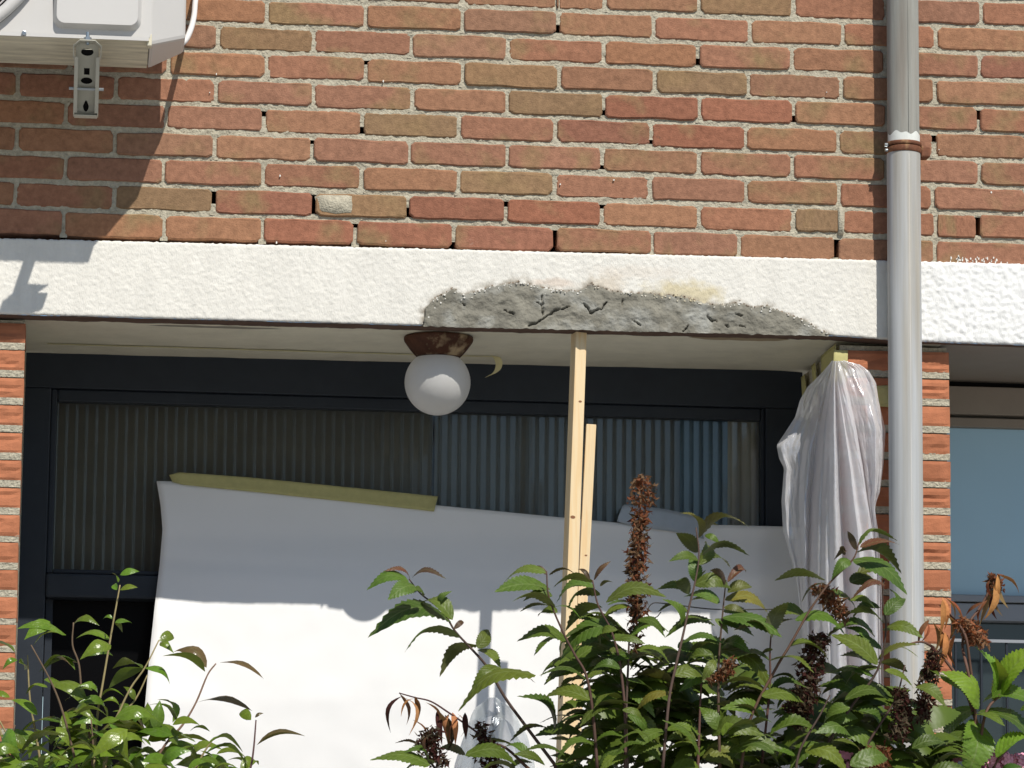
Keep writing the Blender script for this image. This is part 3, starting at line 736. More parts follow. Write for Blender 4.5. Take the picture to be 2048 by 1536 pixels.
# moulded seam along the pipe
sx = at(1808, 600, pipeY-rp).x
mb = MB(); mb.tube([(xc+.004, pipeY-.0375, .06), (xc+.004, pipeY-.0375, zc_-.02)], .0014, 6); mb.build('seam', M['pipe_lo'], dp, smooth=True)
mb = MB(); mb.tube([(xc+.004, pipeY-.0357, zc_+.03), (xc+.004, pipeY-.0357, GZ+.6)], .0010, 6); mb.build('seam', M['pipe_up'], dp, smooth=True)
cl = MB()
def ring(z0, z1, r): cl.lathe((xc, pipeY, 0), [(.0368, z0), (r-.0015, z0), (r, z0+.002), (r, z1-.002), (r-.0015, z1), (.0368, z1)], 36)
ring(zc_+.003, zc_+.012, .0418); ring(zc_-.013, zc_+.0015, .0408)
clip = cl.build('pipe_clip', M['rust'], dp, smooth=True)
mb = MB().box(xc+.039, xc+.060, pipeY-.012, pipeY+.03, zc_-.020, zc_+.004); lg = mb.build('clip_lug', M['rust'], clip, bevel=.003); lg.location = (0, 0, 0)
mb = MB().tube([(xc-.047, pipeY-.012, zc_+.004), (xc-.039, pipeY-.012, zc_+.004)], .005, 8).tube([(xc-.046, pipeY-.012, zc_-.008), (xc-.039, pipeY-.012, zc_-.008)], .004, 8)
bl = mb.build('clip_bolt', M['bolt'], clip, bevel=.001); bl.location = (0, 0, 0)
# lime run-off above the clip
mb = MB()
def lime(u, v):
    a = -math.pi*(.06+.88*u); h = .026*(.75+.45*nz(u*6, 2))*v
    r = .0369+.0004
    return (xc+r*math.cos(a), pipeY+r*math.sin(a), zc_+.0115+h)
mb.grid(lime, 24, 4); mb.build('lime_deposit', M['lime'], dp, smooth=True)

# ------------------------------------------------------------------ ceiling globe lamp
LYc = .14; gl = at(875, 765, LYc); gr = .0752
zs = lt_bot(gl.x)
lamp = empty('porch_lamp', (gl.x, LYc, zs), 'white globe lamp with a tarnished copper base under the lintel', 'lamp')
bx = at(877, 690, LYc).x
MB().lathe((bx, LYc, 0), [(.079, zs-.0012), (.0795, zs-.006), (.078, zs-.011), (.066, zs-.028), (.056, zs-.040), (.052, zs-.044), (.05, zs-.046)], 48).build('lamp_base', M['lampbase'], lamp, smooth=True)
mb = MB(); prof = []
for i in range(0, 31):
    w = math.radians(48-i*(48+90)/30); prof.append((max(gr*math.cos(w), .0008), gr*math.sin(w)))
mb.lathe((gl.x, LYc, gl.z), prof, 56); mb.build('globe', M['opal'], lamp, smooth=True)

# ------------------------------------------------------------------ air conditioner
AY = -.35; AB = -.10
acx1 = at(301, 80, AY).x; acz = at(301, 80, AY).z; acx0 = acx1-.80; act = acz+.56
ac = empty('air_conditioner', (acx1-.4, -.22, acz), 'white outdoor air conditioner unit hung on the brick wall top left', 'air conditioner')
MB().box(acx0, acx1-.001, AY+.012, AB, acz+.004, act).build('casing', M['ac'], ac, bevel=.006)
# front panel with a pressed rounded recess and the round fan opening
def rrect(cx, cz, w, h, r, n=8):
    out = []
    for sx_, sz_, a0 in ((1, 1, 0), (-1, 1, 90), (-1, -1, 180), (1, -1, 270)):
        for k in range(n+1):
            a = math.radians(a0+90*k/n); out.append((cx+sx_*(w/2-r)+r*math.cos(a), cz+sz_*(h/2-r)+r*math.sin(a)))
    return out
rl = at(106, 30, AY).x; rr_ = at(283, 30, AY).x; rb = at(200, 60, AY).z
fcx = at(-150, -40, AY).x; fcz = acz+.29; fr_ = at(45, 0, AY).x
fan_c = Vector((acx0+.26, acz+.285)); 
e = at(50, 0, AY); fan_r = math.hypot(e.x-fan_c.x, e.z-fan_c.y)
bm = bmesh.new()
def loop(pts, y): return [bm.verts.new((x, y, z)) for x, z in pts]
outer = rrect((acx0+acx1)/2, (acz+act)/2, acx1-acx0, act-acz, .012, 4)
inner = rrect((rl+rr_)/2, rb+.19, rr_-rl, .38, .022)
fanr = [(fan_c.x+fan_r*math.cos(2*math.pi*k/64), fan_c.y+fan_r*math.sin(2*math.pi*k/64)) for k in range(64)]
lo_ = loop(outer, AY); li = loop(inner, AY); lf_ = loop(fanr, AY)
es = []
for l in (lo_, li, lf_):
    es += [bm.edges.new((l[i], l[(i+1) % len(l)])) for i in range(len(l))]
bmesh.ops.triangle_fill(bm, use_beauty=True, use_dissolve=False, edges=es)
# drop faces inside the holes
def inside(c, pts):
    r = False; n = len(pts)
    for i in range(n):
        x1, z1 = pts[i]; x2, z2 = pts[(i+1) % n]
        if (z1 > c.z) != (z2 > c.z) and c.x < (x2-x1)*(c.z-z1)/(z2-z1)+x1: r = not r
    return r
dead = [f for f in bm.faces if inside(f.calc_center_median(), inner) or inside(f.calc_center_median(), fanr)]
bmesh.ops.delete(bm, geom=dead, context='FACES_ONLY')
def skirt(l, y, pts2=None):
    b = [bm.verts.new((pts2[i][0] if pts2 else v.co.x, y, pts2[i][1] if pts2 else v.co.z)) for i, v in enumerate(l)]
    n = len(l)
    for i in range(n): bm.faces.new((l[i], l[(i+1) % n], b[(i+1) % n], b[i]))
    return b
skirt(lo_, AY+.014)
b2 = skirt(li, AY-.020, rrect((rl+rr_)/2, rb+.19+.001, rr_-rl-.016, .366, .018)); bm.faces.new(b2)
skirt(lf_, AY+.03)
bmesh.ops.recalc_face_normals(bm, faces=bm.faces)
me = bpy.data.meshes.new('front_panel'); bm.to_mesh(me); bm.free(); link('front_panel', me, M['ac'], ac)
# grille rim, rings and the dark fan well
mb = MB(); circ = [(fan_c.x+(fan_r-.012)*math.cos(2*math.pi*k/64), AY-.012, fan_c.y+(fan_r-.012)*math.sin(2*math.pi*k/64)) for k in range(65)]
mb.tube(circ, .014, 10, False); mb.build('grille_rim', M['ac'], ac, smooth=True)
mb = MB()
for k in range(1, 16):
    r = fan_r-.02-k*.0125
    if r < .02: break
    mb.tube([(fan_c.x+r*math.cos(2*math.pi*j/48), AY-.002, fan_c.y+r*math.sin(2*math.pi*j/48)) for j in range(49)], .0022, 5, False)
for k in range(12):
    a = 2*math.pi*k/12; mb.tube([(fan_c.x+.02*math.cos(a), AY, fan_c.y+.02*math.sin(a)), (fan_c.x+(fan_r-.015)*math.cos(a), AY, fan_c.y+(fan_r-.015)*math.sin(a))], .0028, 5)
mb.build('fan_grille', M['ac'], ac, smooth=True)
MB().lathe((0, 0, 0), [(fan_r+.004, .0), (fan_r+.004, .002)], 40).build('fan_well', M['dark'], ac)
fw_ = bpy.data.objects['fan_well']; fw_.rotation_euler = (math.pi/2, 0, 0); fw_.location = Vector((fan_c.x, AY+.0118, fan_c.y))-Vector(ac.location)
# base pan with a bright folded lip, its grubby underside and the valve cover at the right end
MB().box(acx0+.004, acx1-.003, AY-.003, AB-.01, acz-.003, acz+.003).build('base_pan', M['acpan'], ac)
MB().box(acx0+.002, acx1-.004, AY-.0055, AY-.0032, acz-.0035, acz+.0045).build('pan_lip', M['ac'], ac)
p0 = at(90, 78, AY); MB().tube([(at(48, 71, AY-.006).x, AY-.012, acz+.002), (at(48, 71, AY-.006).x, AY-.003, acz+.002)], .0055, 6).build('screw', M['bolt'], ac, bevel=.0008)
vc = MB(); xa, xb = acx1-.002, at(371, 60, -.24).x
za, zb2 = at(305, 90, AY+.012).z, at(371, 79, -.24).z
vc.hexa([(xa, AY+.016, za), (xb, -.25, zb2), (xb, -.25, act-.02), (xa, AY+.016, act-.02)], [(xa, AB-.02, za), (xb, AB-.02, zb2), (xb, AB-.02, act-.02), (xa, AB-.02, act-.02)])
vc.build('valve_cover', M['ac'], ac, bevel=.008, fix=True)
MB().box(acx1-.008, acx1+.003, AY+.002, AY+.03, acz-.012, acz+.014).build('corner_foot', M['acpan'], ac, bevel=.002)

# folding wall bracket: a punched channel hanging at the front end of its arm
YB = -.410
br = empty('wall_bracket', (at(173, 160, YB).x, YB, acz-.09), 'punched galvanised steel bracket channel hanging under the air conditioner', 'bracket')
bxx = at(173, 160, YB).x; hw = .0245; bt = at(173, 87, YB).z; bb_ = at(173, 236, YB+.125).z
def channel():
    mb = MB(); n = 16; th = .0022
    def hole(z1, z0, ri):
        cz = (z0+z1)/2; h = (z1-z0)/2; ro = []
        for k in range(n):
            w = 2*math.pi*k/n; c, s_ = math.cos(w), math.sin(w); m_ = max(abs(c), abs(s_)); ro.append((c/m_*hw, s_/m_*h))
        rin = ri(ro, h)
        for yy, fl in ((YB, 0), (YB+th, 1)):
            v = [(bxx+x, yy, cz+z) for x, z in ro]+[(bxx+x, yy, cz+z) for x, z in rin]
            f = [(k, (k+1) % n, n+(k+1) % n, n+k) for k in range(n)]
            mb.add(v, [t[::-1] for t in f] if fl else f)
        v = [(bxx+x, YB, cz+z) for x, z in rin]+[(bxx+x, YB+th, cz+z) for x, z in rin]
        mb.add(v, [(k, (k+1) % n, n+(k+1) % n, n+k) for k in range(n)])
    def ell(a, b): return lambda ro, h: [(a*math.cos(2*math.pi*k/n), b*math.sin(2*math.pi*k/n)) for k in range(n)]
    def sq(a): return lambda ro, h: [(x/hw*a, z/h*a) for x, z in ro]
    def drop(a, b): return lambda ro, h: [(a*math.cos(2*math.pi*k/n)*(1-.55*max(0, math.sin(2*math.pi*k/n))), b*math.sin(2*math.pi*k/n)) for k in range(n)]
    H = bt-bb_; z = bt
    for frac, ri in ((.045, None), (.13, ell(.0135, .0072)), (.13, None), (.13, sq(.0060)), (.005, None), (.11, ell(.0125, .0060)), (.20, None), (.17, drop(.0062, .0105)), (.08, None)):
        z1 = z-H*frac
        if ri: hole(z, z1, ri)
        else: mb.box(bxx-hw, bxx+hw, YB, YB+th, z1, z)
        z = z1
    for s_ in (-1, 1):      # flanges towards the viewer, wider shoulders at the top, inturned lips below
        def strip_(xa, xb, y0, y1, z0, z1): mb.box(min(xa, xb), max(xa, xb), y0, y1, z0, z1)
        strip_(bxx+s_*hw, bxx+s_*(hw+.0024), YB-.026, YB+th, bb_+.002, bt-.030)
        strip_(bxx+s_*(hw+.0018), bxx+s_*(hw-.0055), YB-.0285, YB-.0262, bb_+.004, bt-.030)
        xo = bxx+s_*(hw+.0035)
        mb.hexa([(xo, YB-.026, bt-.008), (xo+s_*.0022, YB-.026, bt-.008), (xo+s_*.0022, YB-.026, bt-.026), (xo, YB-.026, bt-.026)], [(xo, YB+th, bt-.008), (xo+s_*.0022, YB+th, bt-.008), (xo+s_*.0022, YB+th, bt-.026), (xo, YB+th, bt-.026)])
        mb.hexa([(bxx+s_*(hw-.008), YB-.026, bt+.0022), (bxx+s_*(hw-.008), YB-.026, bt), (xo, YB-.026, bt-.0085), (xo+s_*.0022, YB-.026, bt-.0082)], [(bxx+s_*(hw-.008), YB+th, bt+.0022), (bxx+s_*(hw-.008), YB+th, bt), (xo, YB+th, bt-.0085), (xo+s_*.0022, YB+th, bt-.0082)])
        mb.hexa([(xo, YB-.026, bt-.0258), (xo+s_*.0022, YB-.026, bt-.0258), (bxx+s_*(hw+.0024), YB-.026, bt-.0305), (bxx+s_*hw, YB-.026, bt-.0305)], [(xo, YB+th, bt-.0258), (xo+s_*.0022, YB+th, bt-.0258), (bxx+s_*(hw+.0024), YB+th, bt-.0305), (bxx+s_*hw, YB+th, bt-.0305)])
    mb.box(bxx-hw+.0082, bxx+hw-.0082, YB-.026, YB+th, bt+.0001, bt+.0021)
    mb.box(bxx-hw, bxx+hw, YB-.022, YB-.0001, bb_-.0005, bb_+.0015)
    return mb
ch = channel()
for v in ch.v: v.y += max(0, (bt-v.z)/(bt-bb_))*.125
ch.build('bracket_channel', M['zinc'], br, fix=True)
MB().box(bxx-.012, bxx+.012, YB+.012, -.006, bt-.010, bt-.001).build('bracket_arm', M['zinc'], br)
ia = MB().hexa([(bxx-hw+.002, YB+.008, bt-.004), (bxx+hw-.002, YB+.008, bt-.004), (bxx+hw-.002, YB+.135, bb_+.006), (bxx-hw+.002, YB+.135, bb_+.006)], [(bxx-hw+.002, YB+.011, bt-.004), (bxx+hw-.002, YB+.011, bt-.004), (bxx+hw-.002, YB+.138, bb_+.006), (bxx-hw+.002, YB+.138, bb_+.006)])
ia.build('dark_hole_backing', M['dark'], br, fix=True)  # dark plate added behind the punched holes, standing in for their shade
MB().tube([(bxx-.037, YB+.065, bb_+.050), (bxx+.037, YB+.065, bb_+.050)], .0034, 8).build('pivot_bolt', M['bolt'], br)
MB().tube([(bxx, YB-.012, bt-.006), (bxx, YB-.012, bt+.022)], .0042, 8).tube([(bxx, YB-.012, bt+.0023), (bxx, YB-.012, bt+.010)], .0085, 6).build('mounting_bolt', M['bolt'], br)
# white cable looping behind the unit
cp = [at(x, y, Y) for x, y, Y in ((402, -110, -.012), (400, -50, -.022), (391, 0, -.055), (388, 32, -.115), (381, 60, -.155), (368, 84, -.175), (350, 84, -.18), (335, 60, -.17))]
cb = MB().tube(spline(cp, 8), .0066, 8).build('cable', M['cable'], None, smooth=True)
tag(cb, 'white cable looping down behind the right end of the air conditioner', 'cable')

# ------------------------------------------------------------------ wooden battens propping the lintel
def batten(pts, w, d, label, knots, turn=.0):
    (xt, yt, Yt), (xb_, yb_, Yb) = pts
    a = at(xt, yt, Yt); b = at(xb_, yb_, Yb)
    dirv = (b-a).normalized(); L = (a.z-.01)/abs(dirv.z); b = a+dirv*L
    ex = Vector((math.cos(turn), math.sin(turn), 0)); ex = (ex-dirv*ex.dot(dirv)).normalized(); ey = dirv.cross(ex)
    if ey.y < 0: ey = -ey
    r = empty('wooden_batten', b, label, 'batten', 'wooden battens propping up the lintel')
    f = [a-ex*w/2-ey*d/2, a+ex*w/2-ey*d/2, a+ex*w/2+ey*d/2, a-ex*w/2+ey*d/2]; k = [p+dirv*L for p in f]
    o = MB().hexa(f, k).build('timber', M['wood'], r, bevel=.0015, fix=True)
    for (t, s_, sz_) in knots:
        c = a+dirv*t-ey*(d/2+.0004)+ex*s_*w
        n = 10; v = [c+ex*(sz_*math.cos(2*math.pi*i/n))+dirv*(sz_*.62*math.sin(2*math.pi*i/n)) for i in range(n)]
        v2 = [p+ey*.002 for p in v]
        MB().add(v+v2, [tuple(range(n))]+[(i, (i+1) % n, n+(i+1) % n, n+i) for i in range(n)]).build('knot', M['knot'], r, fix=True)
    return r
batten(((1158, 667, .034), (1131, 1420, .0)), .0262, .034, 'longer pale softwood batten wedged under the repaired lintel edge', [(.16, .1, .004), (.425, -.2, .006), (.70, -.1, .007)], .22)
batten(((1182, 850, .043), (1160, 1300, .022)), .0225, .02, 'shorter softwood batten standing against the longer one', [(.30, .1, .003)], -.05)

# ------------------------------------------------------------------ paper taped over the door
def paper():
    top = [(313, 962), (342, 963), (600, 986), (870, 1011), (1130, 1036), (1235, 1046), (1400, 1049), (1560, 1053), (1640, 1056)]
    lft = [(962, 313), (1010, 321), (1060, 325), (1130, 319), (1215, 309), (1300, 300), (1420, 289), (1560, 278)]
    ztop = lambda px: interp([(a, b) for a, b in top], px)
    nx, nv = 90, 60; mb = MB()
    def fn(u, v):
        y1 = 1600.0
        px = 313+u*(1640-313)
        py0 = ztop(px)
        py = py0+(y1-py0)*v
        lx = interp(lft, py); px = lx+u*(1640-lx)
        Y = interp([(940, DF+.030), (1075, DF+.012), (1150, DF-.022), (1210, DF-.035), (1400, DF-.045), (1600, DF-.04)], py)
        Y -= .010*math.exp(-((u-.0)/.05)**2)*math.exp(-((py-1050)/60)**2)
        Y -= .010*math.exp(-(u/.06)**2)*interp([(1150, 0), (1260, -1.5), (1600, -2)], py)*-1 if False else 0
        Y += .004*fbm(px/330, py/260, 3.1, 2)*(.2+.8*v)
        if px > 1430: Y -= .055*min(1, (px-1430)/90)*interp([(940, 1), (1150, 1), (1300, .2), (1600, 0)], py)
        Y += .0035*math.exp(-((py-(1100+.06*px))/14)**2)+.0016*nz(px/42, py/55, 8)
        # curl of the left edge away from the door
        if px-lx < 130: Y -= .020*((130-(px-lx))/130)**2*interp([(1150, 0), (1230, .8), (1600, 1)], py)
        return at(px, py, Y)
    mb.grid(fn, nx, nv)
    o = mb.build('paper_sheet', M['paper'], None, smooth=True)
    md = o.modifiers.new('thickness', 'SOLIDIFY'); md.thickness = .0006
    return tag(o, 'large white paper sheet taped over the front door', 'paper sheet')
paper()

def strip(name, top, bot, Yf, m, label, cat, group=None, thick=.0006, n=24, wav=.0008):
    """flat strip of tape between two pixel polylines, lying on surface Yf(px,py)"""
    def along(l, u):
        ds = [0]
        for a, b in zip(l, l[1:]): ds.append(ds[-1]+math.hypot(b[0]-a[0], b[1]-a[1]))
        t = u*ds[-1]; return (interp(list(zip(ds, [p[0] for p in l])), t), interp(list(zip(ds, [p[1] for p in l])), t))
    def fn(u, v):
        a = along(top, u); b = along(bot, u); x = a[0]+(b[0]-a[0])*v; y = a[1]+(b[1]-a[1])*v
        return at(x, y, Yf(x, y)-wav*(1+nz(u*30, v*4, top[0][0])))
    o = MB().grid(fn, n, 5).build(name, m, None, smooth=True)
    md = o.modifiers.new('thickness', 'SOLIDIFY'); md.thickness = thick
    return tag(o, label, cat, group)
TG = 'strips of yellow masking tape'
def tapeY(x, y):
    d = y-interp([(313, 962), (342, 963), (600, 986), (870, 1011), (1130, 1036)], x)
    return interp([(940, DF+.030), (1075, DF+.012)], y)-.0025 - .002*(1 if d > 0 else 0)
strip('masking_tape', [(338, 950), (348, 944), (500, 955), (700, 975), (876, 993)], [(345, 964), (352, 968), (500, 983), (700, 1004), (868, 1023)], tapeY, M['tape'], 'long strip of yellow masking tape holding the top edge of the paper', 'masking tape', TG)
strip('grey_tape', [(1236, 1034), (1246, 1009), (1272, 1011), (1330, 1018), (1396, 1032)], [(1234, 1043), (1252, 1048), (1290, 1056), (1345, 1063), (1408, 1078)], lambda x, y: interp([(940, DF+.030), (1075, DF+.012)], y)-.006, M['greytape'], 'short blue grey tape on the top edge of the paper behind the withered spike', 'tape')
# tape along the soffit with its loose end
def sof_tape():
    mb = MB()
    def fn(u, v):
        X = at(95, 700, .4).x+(at(985, 715, .4).x-at(95, 700, .4).x)*u
        y = .356+.02*u+.015*v+.003*nz(X*6, 1); return (X, y, lt_bot(X)-.0003-.0004*abs(nz(X*30, v)))
    mb.grid(fn, 60, 2)
    xe = at(985, 715, .4).x; z0 = lt_bot(xe)-.0012
    pts = [(xe, .37, z0), (xe+.008, .372, z0-.004), (xe+.013, .374, z0-.018), (xe+.008, .372, z0-.034), (xe-.006, .366, z0-.046), (xe-.016, .36, z0-.050)]
    sp = spline(pts, 4)
    mb.grid(lambda u, v: sp[min(int(u*(len(sp)-1)+.5), len(sp)-1)]+Vector((.020*(v-.5)*(1-.3*u), .012*(v-.5), .010*(v-.5)*u)), len(sp)-1, 2)
    m = mat('aged_tape', (.66, .60, .34), .85, var=.1, vscale=30)
    o = mb.build('masking_tape', m, None, smooth=True)
    tag(o, 'aged masking tape along the cream soffit with a loose hanging end beside the globe lamp', 'masking tape', TG)
sof_tape()
# tapes at the top of the pier: inside the reveal, on its front and beside the pipe
rx = pr_l-.002
def reveal(name, quad, label):
    v = [(rx-.001*i, Y, z) for i, (Y, z) in enumerate(quad)]
    def fn(u, v_):
        a = Vector((rx-.0006, *quad[0])).lerp(Vector((rx-.0006, *quad[1])), u); b = Vector((rx-.0006, *quad[3])).lerp(Vector((rx-.0006, *quad[2])), u)
        p = a.lerp(b, v_); p.x -= .002*(1+nz(u*5, v_*5, quad[0][0]*9)); return p
    o = MB().grid(fn, 8, 8).build(name, M['tape'], None, smooth=True)
    md = o.modifiers.new('thickness', 'SOLIDIFY'); md.thickness = .0006
    tag(o, label, 'masking tape', TG)
zs_ = SOFZ-.001
reveal('masking_tape', [(.03, zs_), (.20, zs_), (.20, zs_-.085), (.03, zs_-.10)], 'broad yellow masking tape inside the pier reveal just under the soffit')
reveal('masking_tape', [(.27, zs_-.004), (.315, zs_-.004), (.275, zs_-.13), (.225, zs_-.13)], 'slanting masking tape strip deeper in the pier reveal, between bare brick')
reveal('masking_tape', [(.40, zs_-.01), (.45, zs_-.01), (.40, zs_-.14), (.34, zs_-.14)], 'masking tape strip innermost in the pier reveal beside the dark frame')
strip('masking_tape', [(1668, 700), (1696, 701)], [(1664, 770), (1694, 764)], lambda x, y: PY-.006, M['tape'], 'sunlit yellow masking tape on the pier front gathering the plastic sheet', 'masking tape', TG, n=6)
strip('masking_tape', [(1742, 772), (1790, 770)], [(1744, 812), (1790, 815)], lambda x, y: PY-.006, M['tape'], 'masking tape behind the downpipe at the right edge of the plastic sheet', 'masking tape', TG, n=6)

# ------------------------------------------------------------------ gathered plastic sheet
def plastic():
    curves = [(0, [(722, 1664), (745, 1644), (775, 1614), (800, 1600), (835, 1590), (870, 1567), (890, 1553), (915, 1558), (935, 1568), (1000, 1563), (1060, 1566), (1150, 1592), (1250, 1604), (1400, 1604), (1600, 1600)]),
              (.20, [(722, 1665), (770, 1640), (830, 1624), (900, 1604), (1000, 1596), (1150, 1604), (1300, 1612), (1600, 1612)]),
              (.32, [(722, 1667), (790, 1655), (850, 1645), (1000, 1628), (1150, 1622), (1300, 1628), (1600, 1630)]),
              (.62, [(722, 1676), (770, 1682), (850, 1700), (930, 1718), (1060, 1742), (1150, 1752), (1600, 1758)]),
              (.84, [(722, 1684), (735, 1706), (790, 1730), (860, 1748), (930, 1750), (1000, 1748), (1060, 1752), (1150, 1758), (1600, 1764)]),
              (1, [(722, 1690), (730, 1722), (742, 1738), (765, 1752), (800, 1757), (860, 1771), (930, 1767), (985, 1760), (1005, 1752), (1020, 1749), (1060, 1756), (1150, 1762), (1400, 1768), (1600, 1770)])]
    r_ = random.Random(4); ph_ = [r_.uniform(0, 6.28) for _ in range(40)]
    def fn(u, v):
        py = 722+(1600-722)*v**1.1
        px = interp([(a, interp(c, py)) for a, c in curves], u)
        spread = min(1, v*2.6)
        k = math.exp(-max(0, abs(u-.47)-.17)**2/.004)
        pl = ((.22+.4*nz(u*14, v*1.4, 5))*math.sin(u*118+2.5*nz(u*9, 0, 7))+.75*math.sin(u*61+1.6*nz(u*6, v*1.2, 1)))*k+.35*math.sin(u*40+2*nz(u*5, v*1.5))*(1-k)
        Y = interp([(0, .17), (.2, .13), (.32, .05), (.42, -.005), (.55, -.03), (.8, -.028), (1, -.012)], u)
        Y = Y*min(1, .2+v*5)-.012*(1-min(1, v*5))
        Y -= (.017*pl+.020*k*math.sin(u*33+2.0*nz(u*3, v*1.1, 2)))*(.25+spread)
        Y -= .007*fbm(u*5+v*1.5, v*3.5, 4.2)*spread+.0035*fbm(u*16, v*14, 8.0)*(1.6 if u > .62 or u < .3 else .6)
        Y -= .024*math.exp(-((u-.88)/.11)**2-((py-890)/110)**2)
        px += 2.2*pl*spread
        p = at(px, py+3*nz(u*20, v*5), Y)
        if u > .5: p.y = min(p.y, PY-.006)
        return p
    mb = MB().grid(fn, 240, 150)
    o = mb.build('plastic_sheet', M['film'], None, smooth=True)
    tag(o, 'translucent plastic dust sheet gathered under tape on the brick pier', 'plastic sheet')
plastic()
# door handle wrapped in clear polythene, pushed through the paper
def handle():
    Y = DF-.075; c = at(985, 1445, Y)
    r = empty('door_handle', c, 'grey door handle wrapped in a clear plastic bag in front of the paper', 'door handle')
    MB().tube([at(1000, 1432, DF-.05), at(992, 1440, Y), at(982, 1480, Y)], .012, 10).build('handle', M['bolt'], r, smooth=True)
    mb = MB()
    def fn(u, v):
        a = 2*math.pi*u; 
        py = 1395+150*v; wd = interp([(0, 8), (.15, 36), (.5, 62), (1, 78)], v)*(1+.12*nz(math.cos(a)*2, v*5, math.sin(a)*2))
        p = at(985+wd*math.cos(a)+10*v, py, Y-.035*math.sin(a)*interp([(0, .2), (.3, 1), (1, 1.2)], v))
        return p
    mb.grid(fn, 40, 24); mb.build('plastic_bag', M['wrap'], r, smooth=True)
handle()

# ------------------------------------------------------------------ plants
def leaf_mesh(name, m, wid, bow, fold, twist, teeth=0, rows=8, droop=0, seed=0):
    rnd = random.Random(seed)
    v = []; f = []
    R_ = rows if not teeth else teeth*2
    cols = 5 if not teeth else 3
    for i in range(R_+1):
        t = i/R_; w = (wid*(math.sin(math.pi*min(1, t*1.02)**.82)**.9)*(1-.25*t)+.004) if not teeth else wid*2.75*(t**.70)*((1-t)**1.0)+.003
        if i == 0: w = .012
        if i == R_: w = .002
        z = bow*math.sin(math.pi*t)-droop*t**3
        tw = twist*(t-.3)
        if teeth and 0 < i < R_: w *= (1.08 if i % 2 else .92)
        for c in range(cols):
            s_ = (c/(cols-1))*2-1
            y = s_*w/2; zz = abs(y)*fold+.006*rnd.uniform(-1, 1)*abs(s_)
            yy = y*math.cos(tw)-zz*math.sin(tw); zzz = y*math.sin(tw)+zz*math.cos(tw)
            x = t-(.02 if teeth and c != 1 and i % 2 == 0 and 0 < i < R_ else 0)
            v.append((x, yy, z+zzz))
    for i in range(R_):
        for c in range(cols-1): f.append((i*cols+c, (i+1)*cols+c, (i+1)*cols+c+1, i*cols+c+1))
    me = mesh(name, v, f, True); me.materials.append(m); return me
def leafset(m, wid, teeth, n, seed, dr=(.0, .25)):
    r = random.Random(seed); out = []
    for i in range(n):
        out.append(leaf_mesh('leaf', m, wid*r.uniform(.85, 1.15), r.uniform(.10, .26), r.uniform(-.35, .5), r.uniform(-.7, .7), teeth, droop=r.uniform(*dr), seed=seed+i))
    return out
LG = leafset(M['gloss_leaf'], .50, 0, 10, 40); LS = leafset(M['serr_leaf'], .50, 13, 14, 60); LB = leafset(M['big_leaf'], .56, 18, 6, 80, (0, .15)); LD = leafset(M['dry_leaf'], .22, 0, 8, 100, (.0, .4))
def put_leaf(root, meshes, base, tip, colr, roll=0.0, rnd=random, name='leaf', wide=1.0):
    x = tip-base; L = x.length
    if L < 1e-4: return
    x.normalize(); up = Vector((0, -.12, 1)); y = up.cross(x)
    if y.length < .15: y = Vector((0, -1, .2)).cross(x)
    y.normalize(); z = x.cross(y)
    R_ = Matrix.Rotation(roll*(1 if y.y > 0 else -1), 3, x); y = R_ @ y; z = R_ @ z
    o = bpy.data.objects.new(name, rnd.choice(meshes)); COL.objects.link(o); o.parent = root
    p = base-Vector(root.location)
    o.matrix_local = Matrix(((x.x*L, y.x*L*wide, z.x*L, p.x), (x.y*L, y.y*L*wide, z.y*L, p.y), (x.z*L, y.z*L*wide, z.z*L, p.z), (0, 0, 0, 1)))
    o.color = (*colr, 1); return o
def stem(root, pts, r0, r1, colr):
    pts = spline(pts, 5); n = len(pts); rad = [r0+(r1-r0)*i/(n-1) for i in range(n)]
    mb = MB().tube(pts, rad, 6); me = mesh('stem', mb.v, mb.f, True)
    return link('stem', me, M['stem'], root, None, colr)
def gcol(rnd, base, s=.25, hs=.2):
    k = rnd.uniform(1-s, 1+s); return (base[0]*k*(1+rnd.uniform(-hs, hs)), base[1]*k, base[2]*k*(1+rnd.uniform(-hs, hs)))

# --- glossy evergreen shrub on the left
GYL = -.95
sh = empty('evergreen_shrub', (at(180, 1500, GYL).x, GYL, 0), 'glossy green evergreen shrub in front of the left door jamb', 'shrub')
rnd = random.Random(21); G1 = (.108, .172, .018); TW = (.30, .24, .11); TD = (.13, .085, .05)
def pt(x, y, d=0.0): return at(x, y, GYL+d)
base_pt = Vector((at(180, 1700, GYL).x, GYL, .9))
stems = [([(62, 1290), (105, 1370), (130, 1440), (160, 1560)], TD), ([(55, 1310), (60, 1400), (72, 1470), (90, 1580)], TW), ([(147, 1245), (145, 1290), (158, 1330), (165, 1400), (185, 1500), (195, 1580)], TD),
         ([(240, 1170), (232, 1215), (222, 1270), (205, 1370), (195, 1430), (185, 1560)], TW), ([(318, 1280), (290, 1335), (262, 1375), (240, 1420), (215, 1480), (205, 1560)], TW),
         ([(295, 1350), (270, 1400), (230, 1450), (205, 1560)], TW), ([(432, 1327), (415, 1350), (392, 1405), (365, 1450), (330, 1490), (290, 1560)], (.22, .13, .09)), ([(512, 1440), (507, 1500), (500, 1540), (480, 1600)], (.12, .06, .06)),
         ([(425, 1480), (405, 1510), (380, 1560)], TW), ([(20, 1480), (-5, 1440), (30, 1560)], TW), ([(182, 1440), (186, 1500), (180, 1570)], TD), ([(30, 1450), (20, 1500), (60, 1560)], TD)]
for l, c in stems:
    d = rnd.uniform(-.06, .06); p3 = [pt(x, y, d) for x, y in l]
    stem(sh, p3, .0014, .0028, c)
    stem(sh, [p3[-1], (p3[-1]+base_pt)/2+Vector((0, 0, .1)), base_pt], .0030, .006, TD)
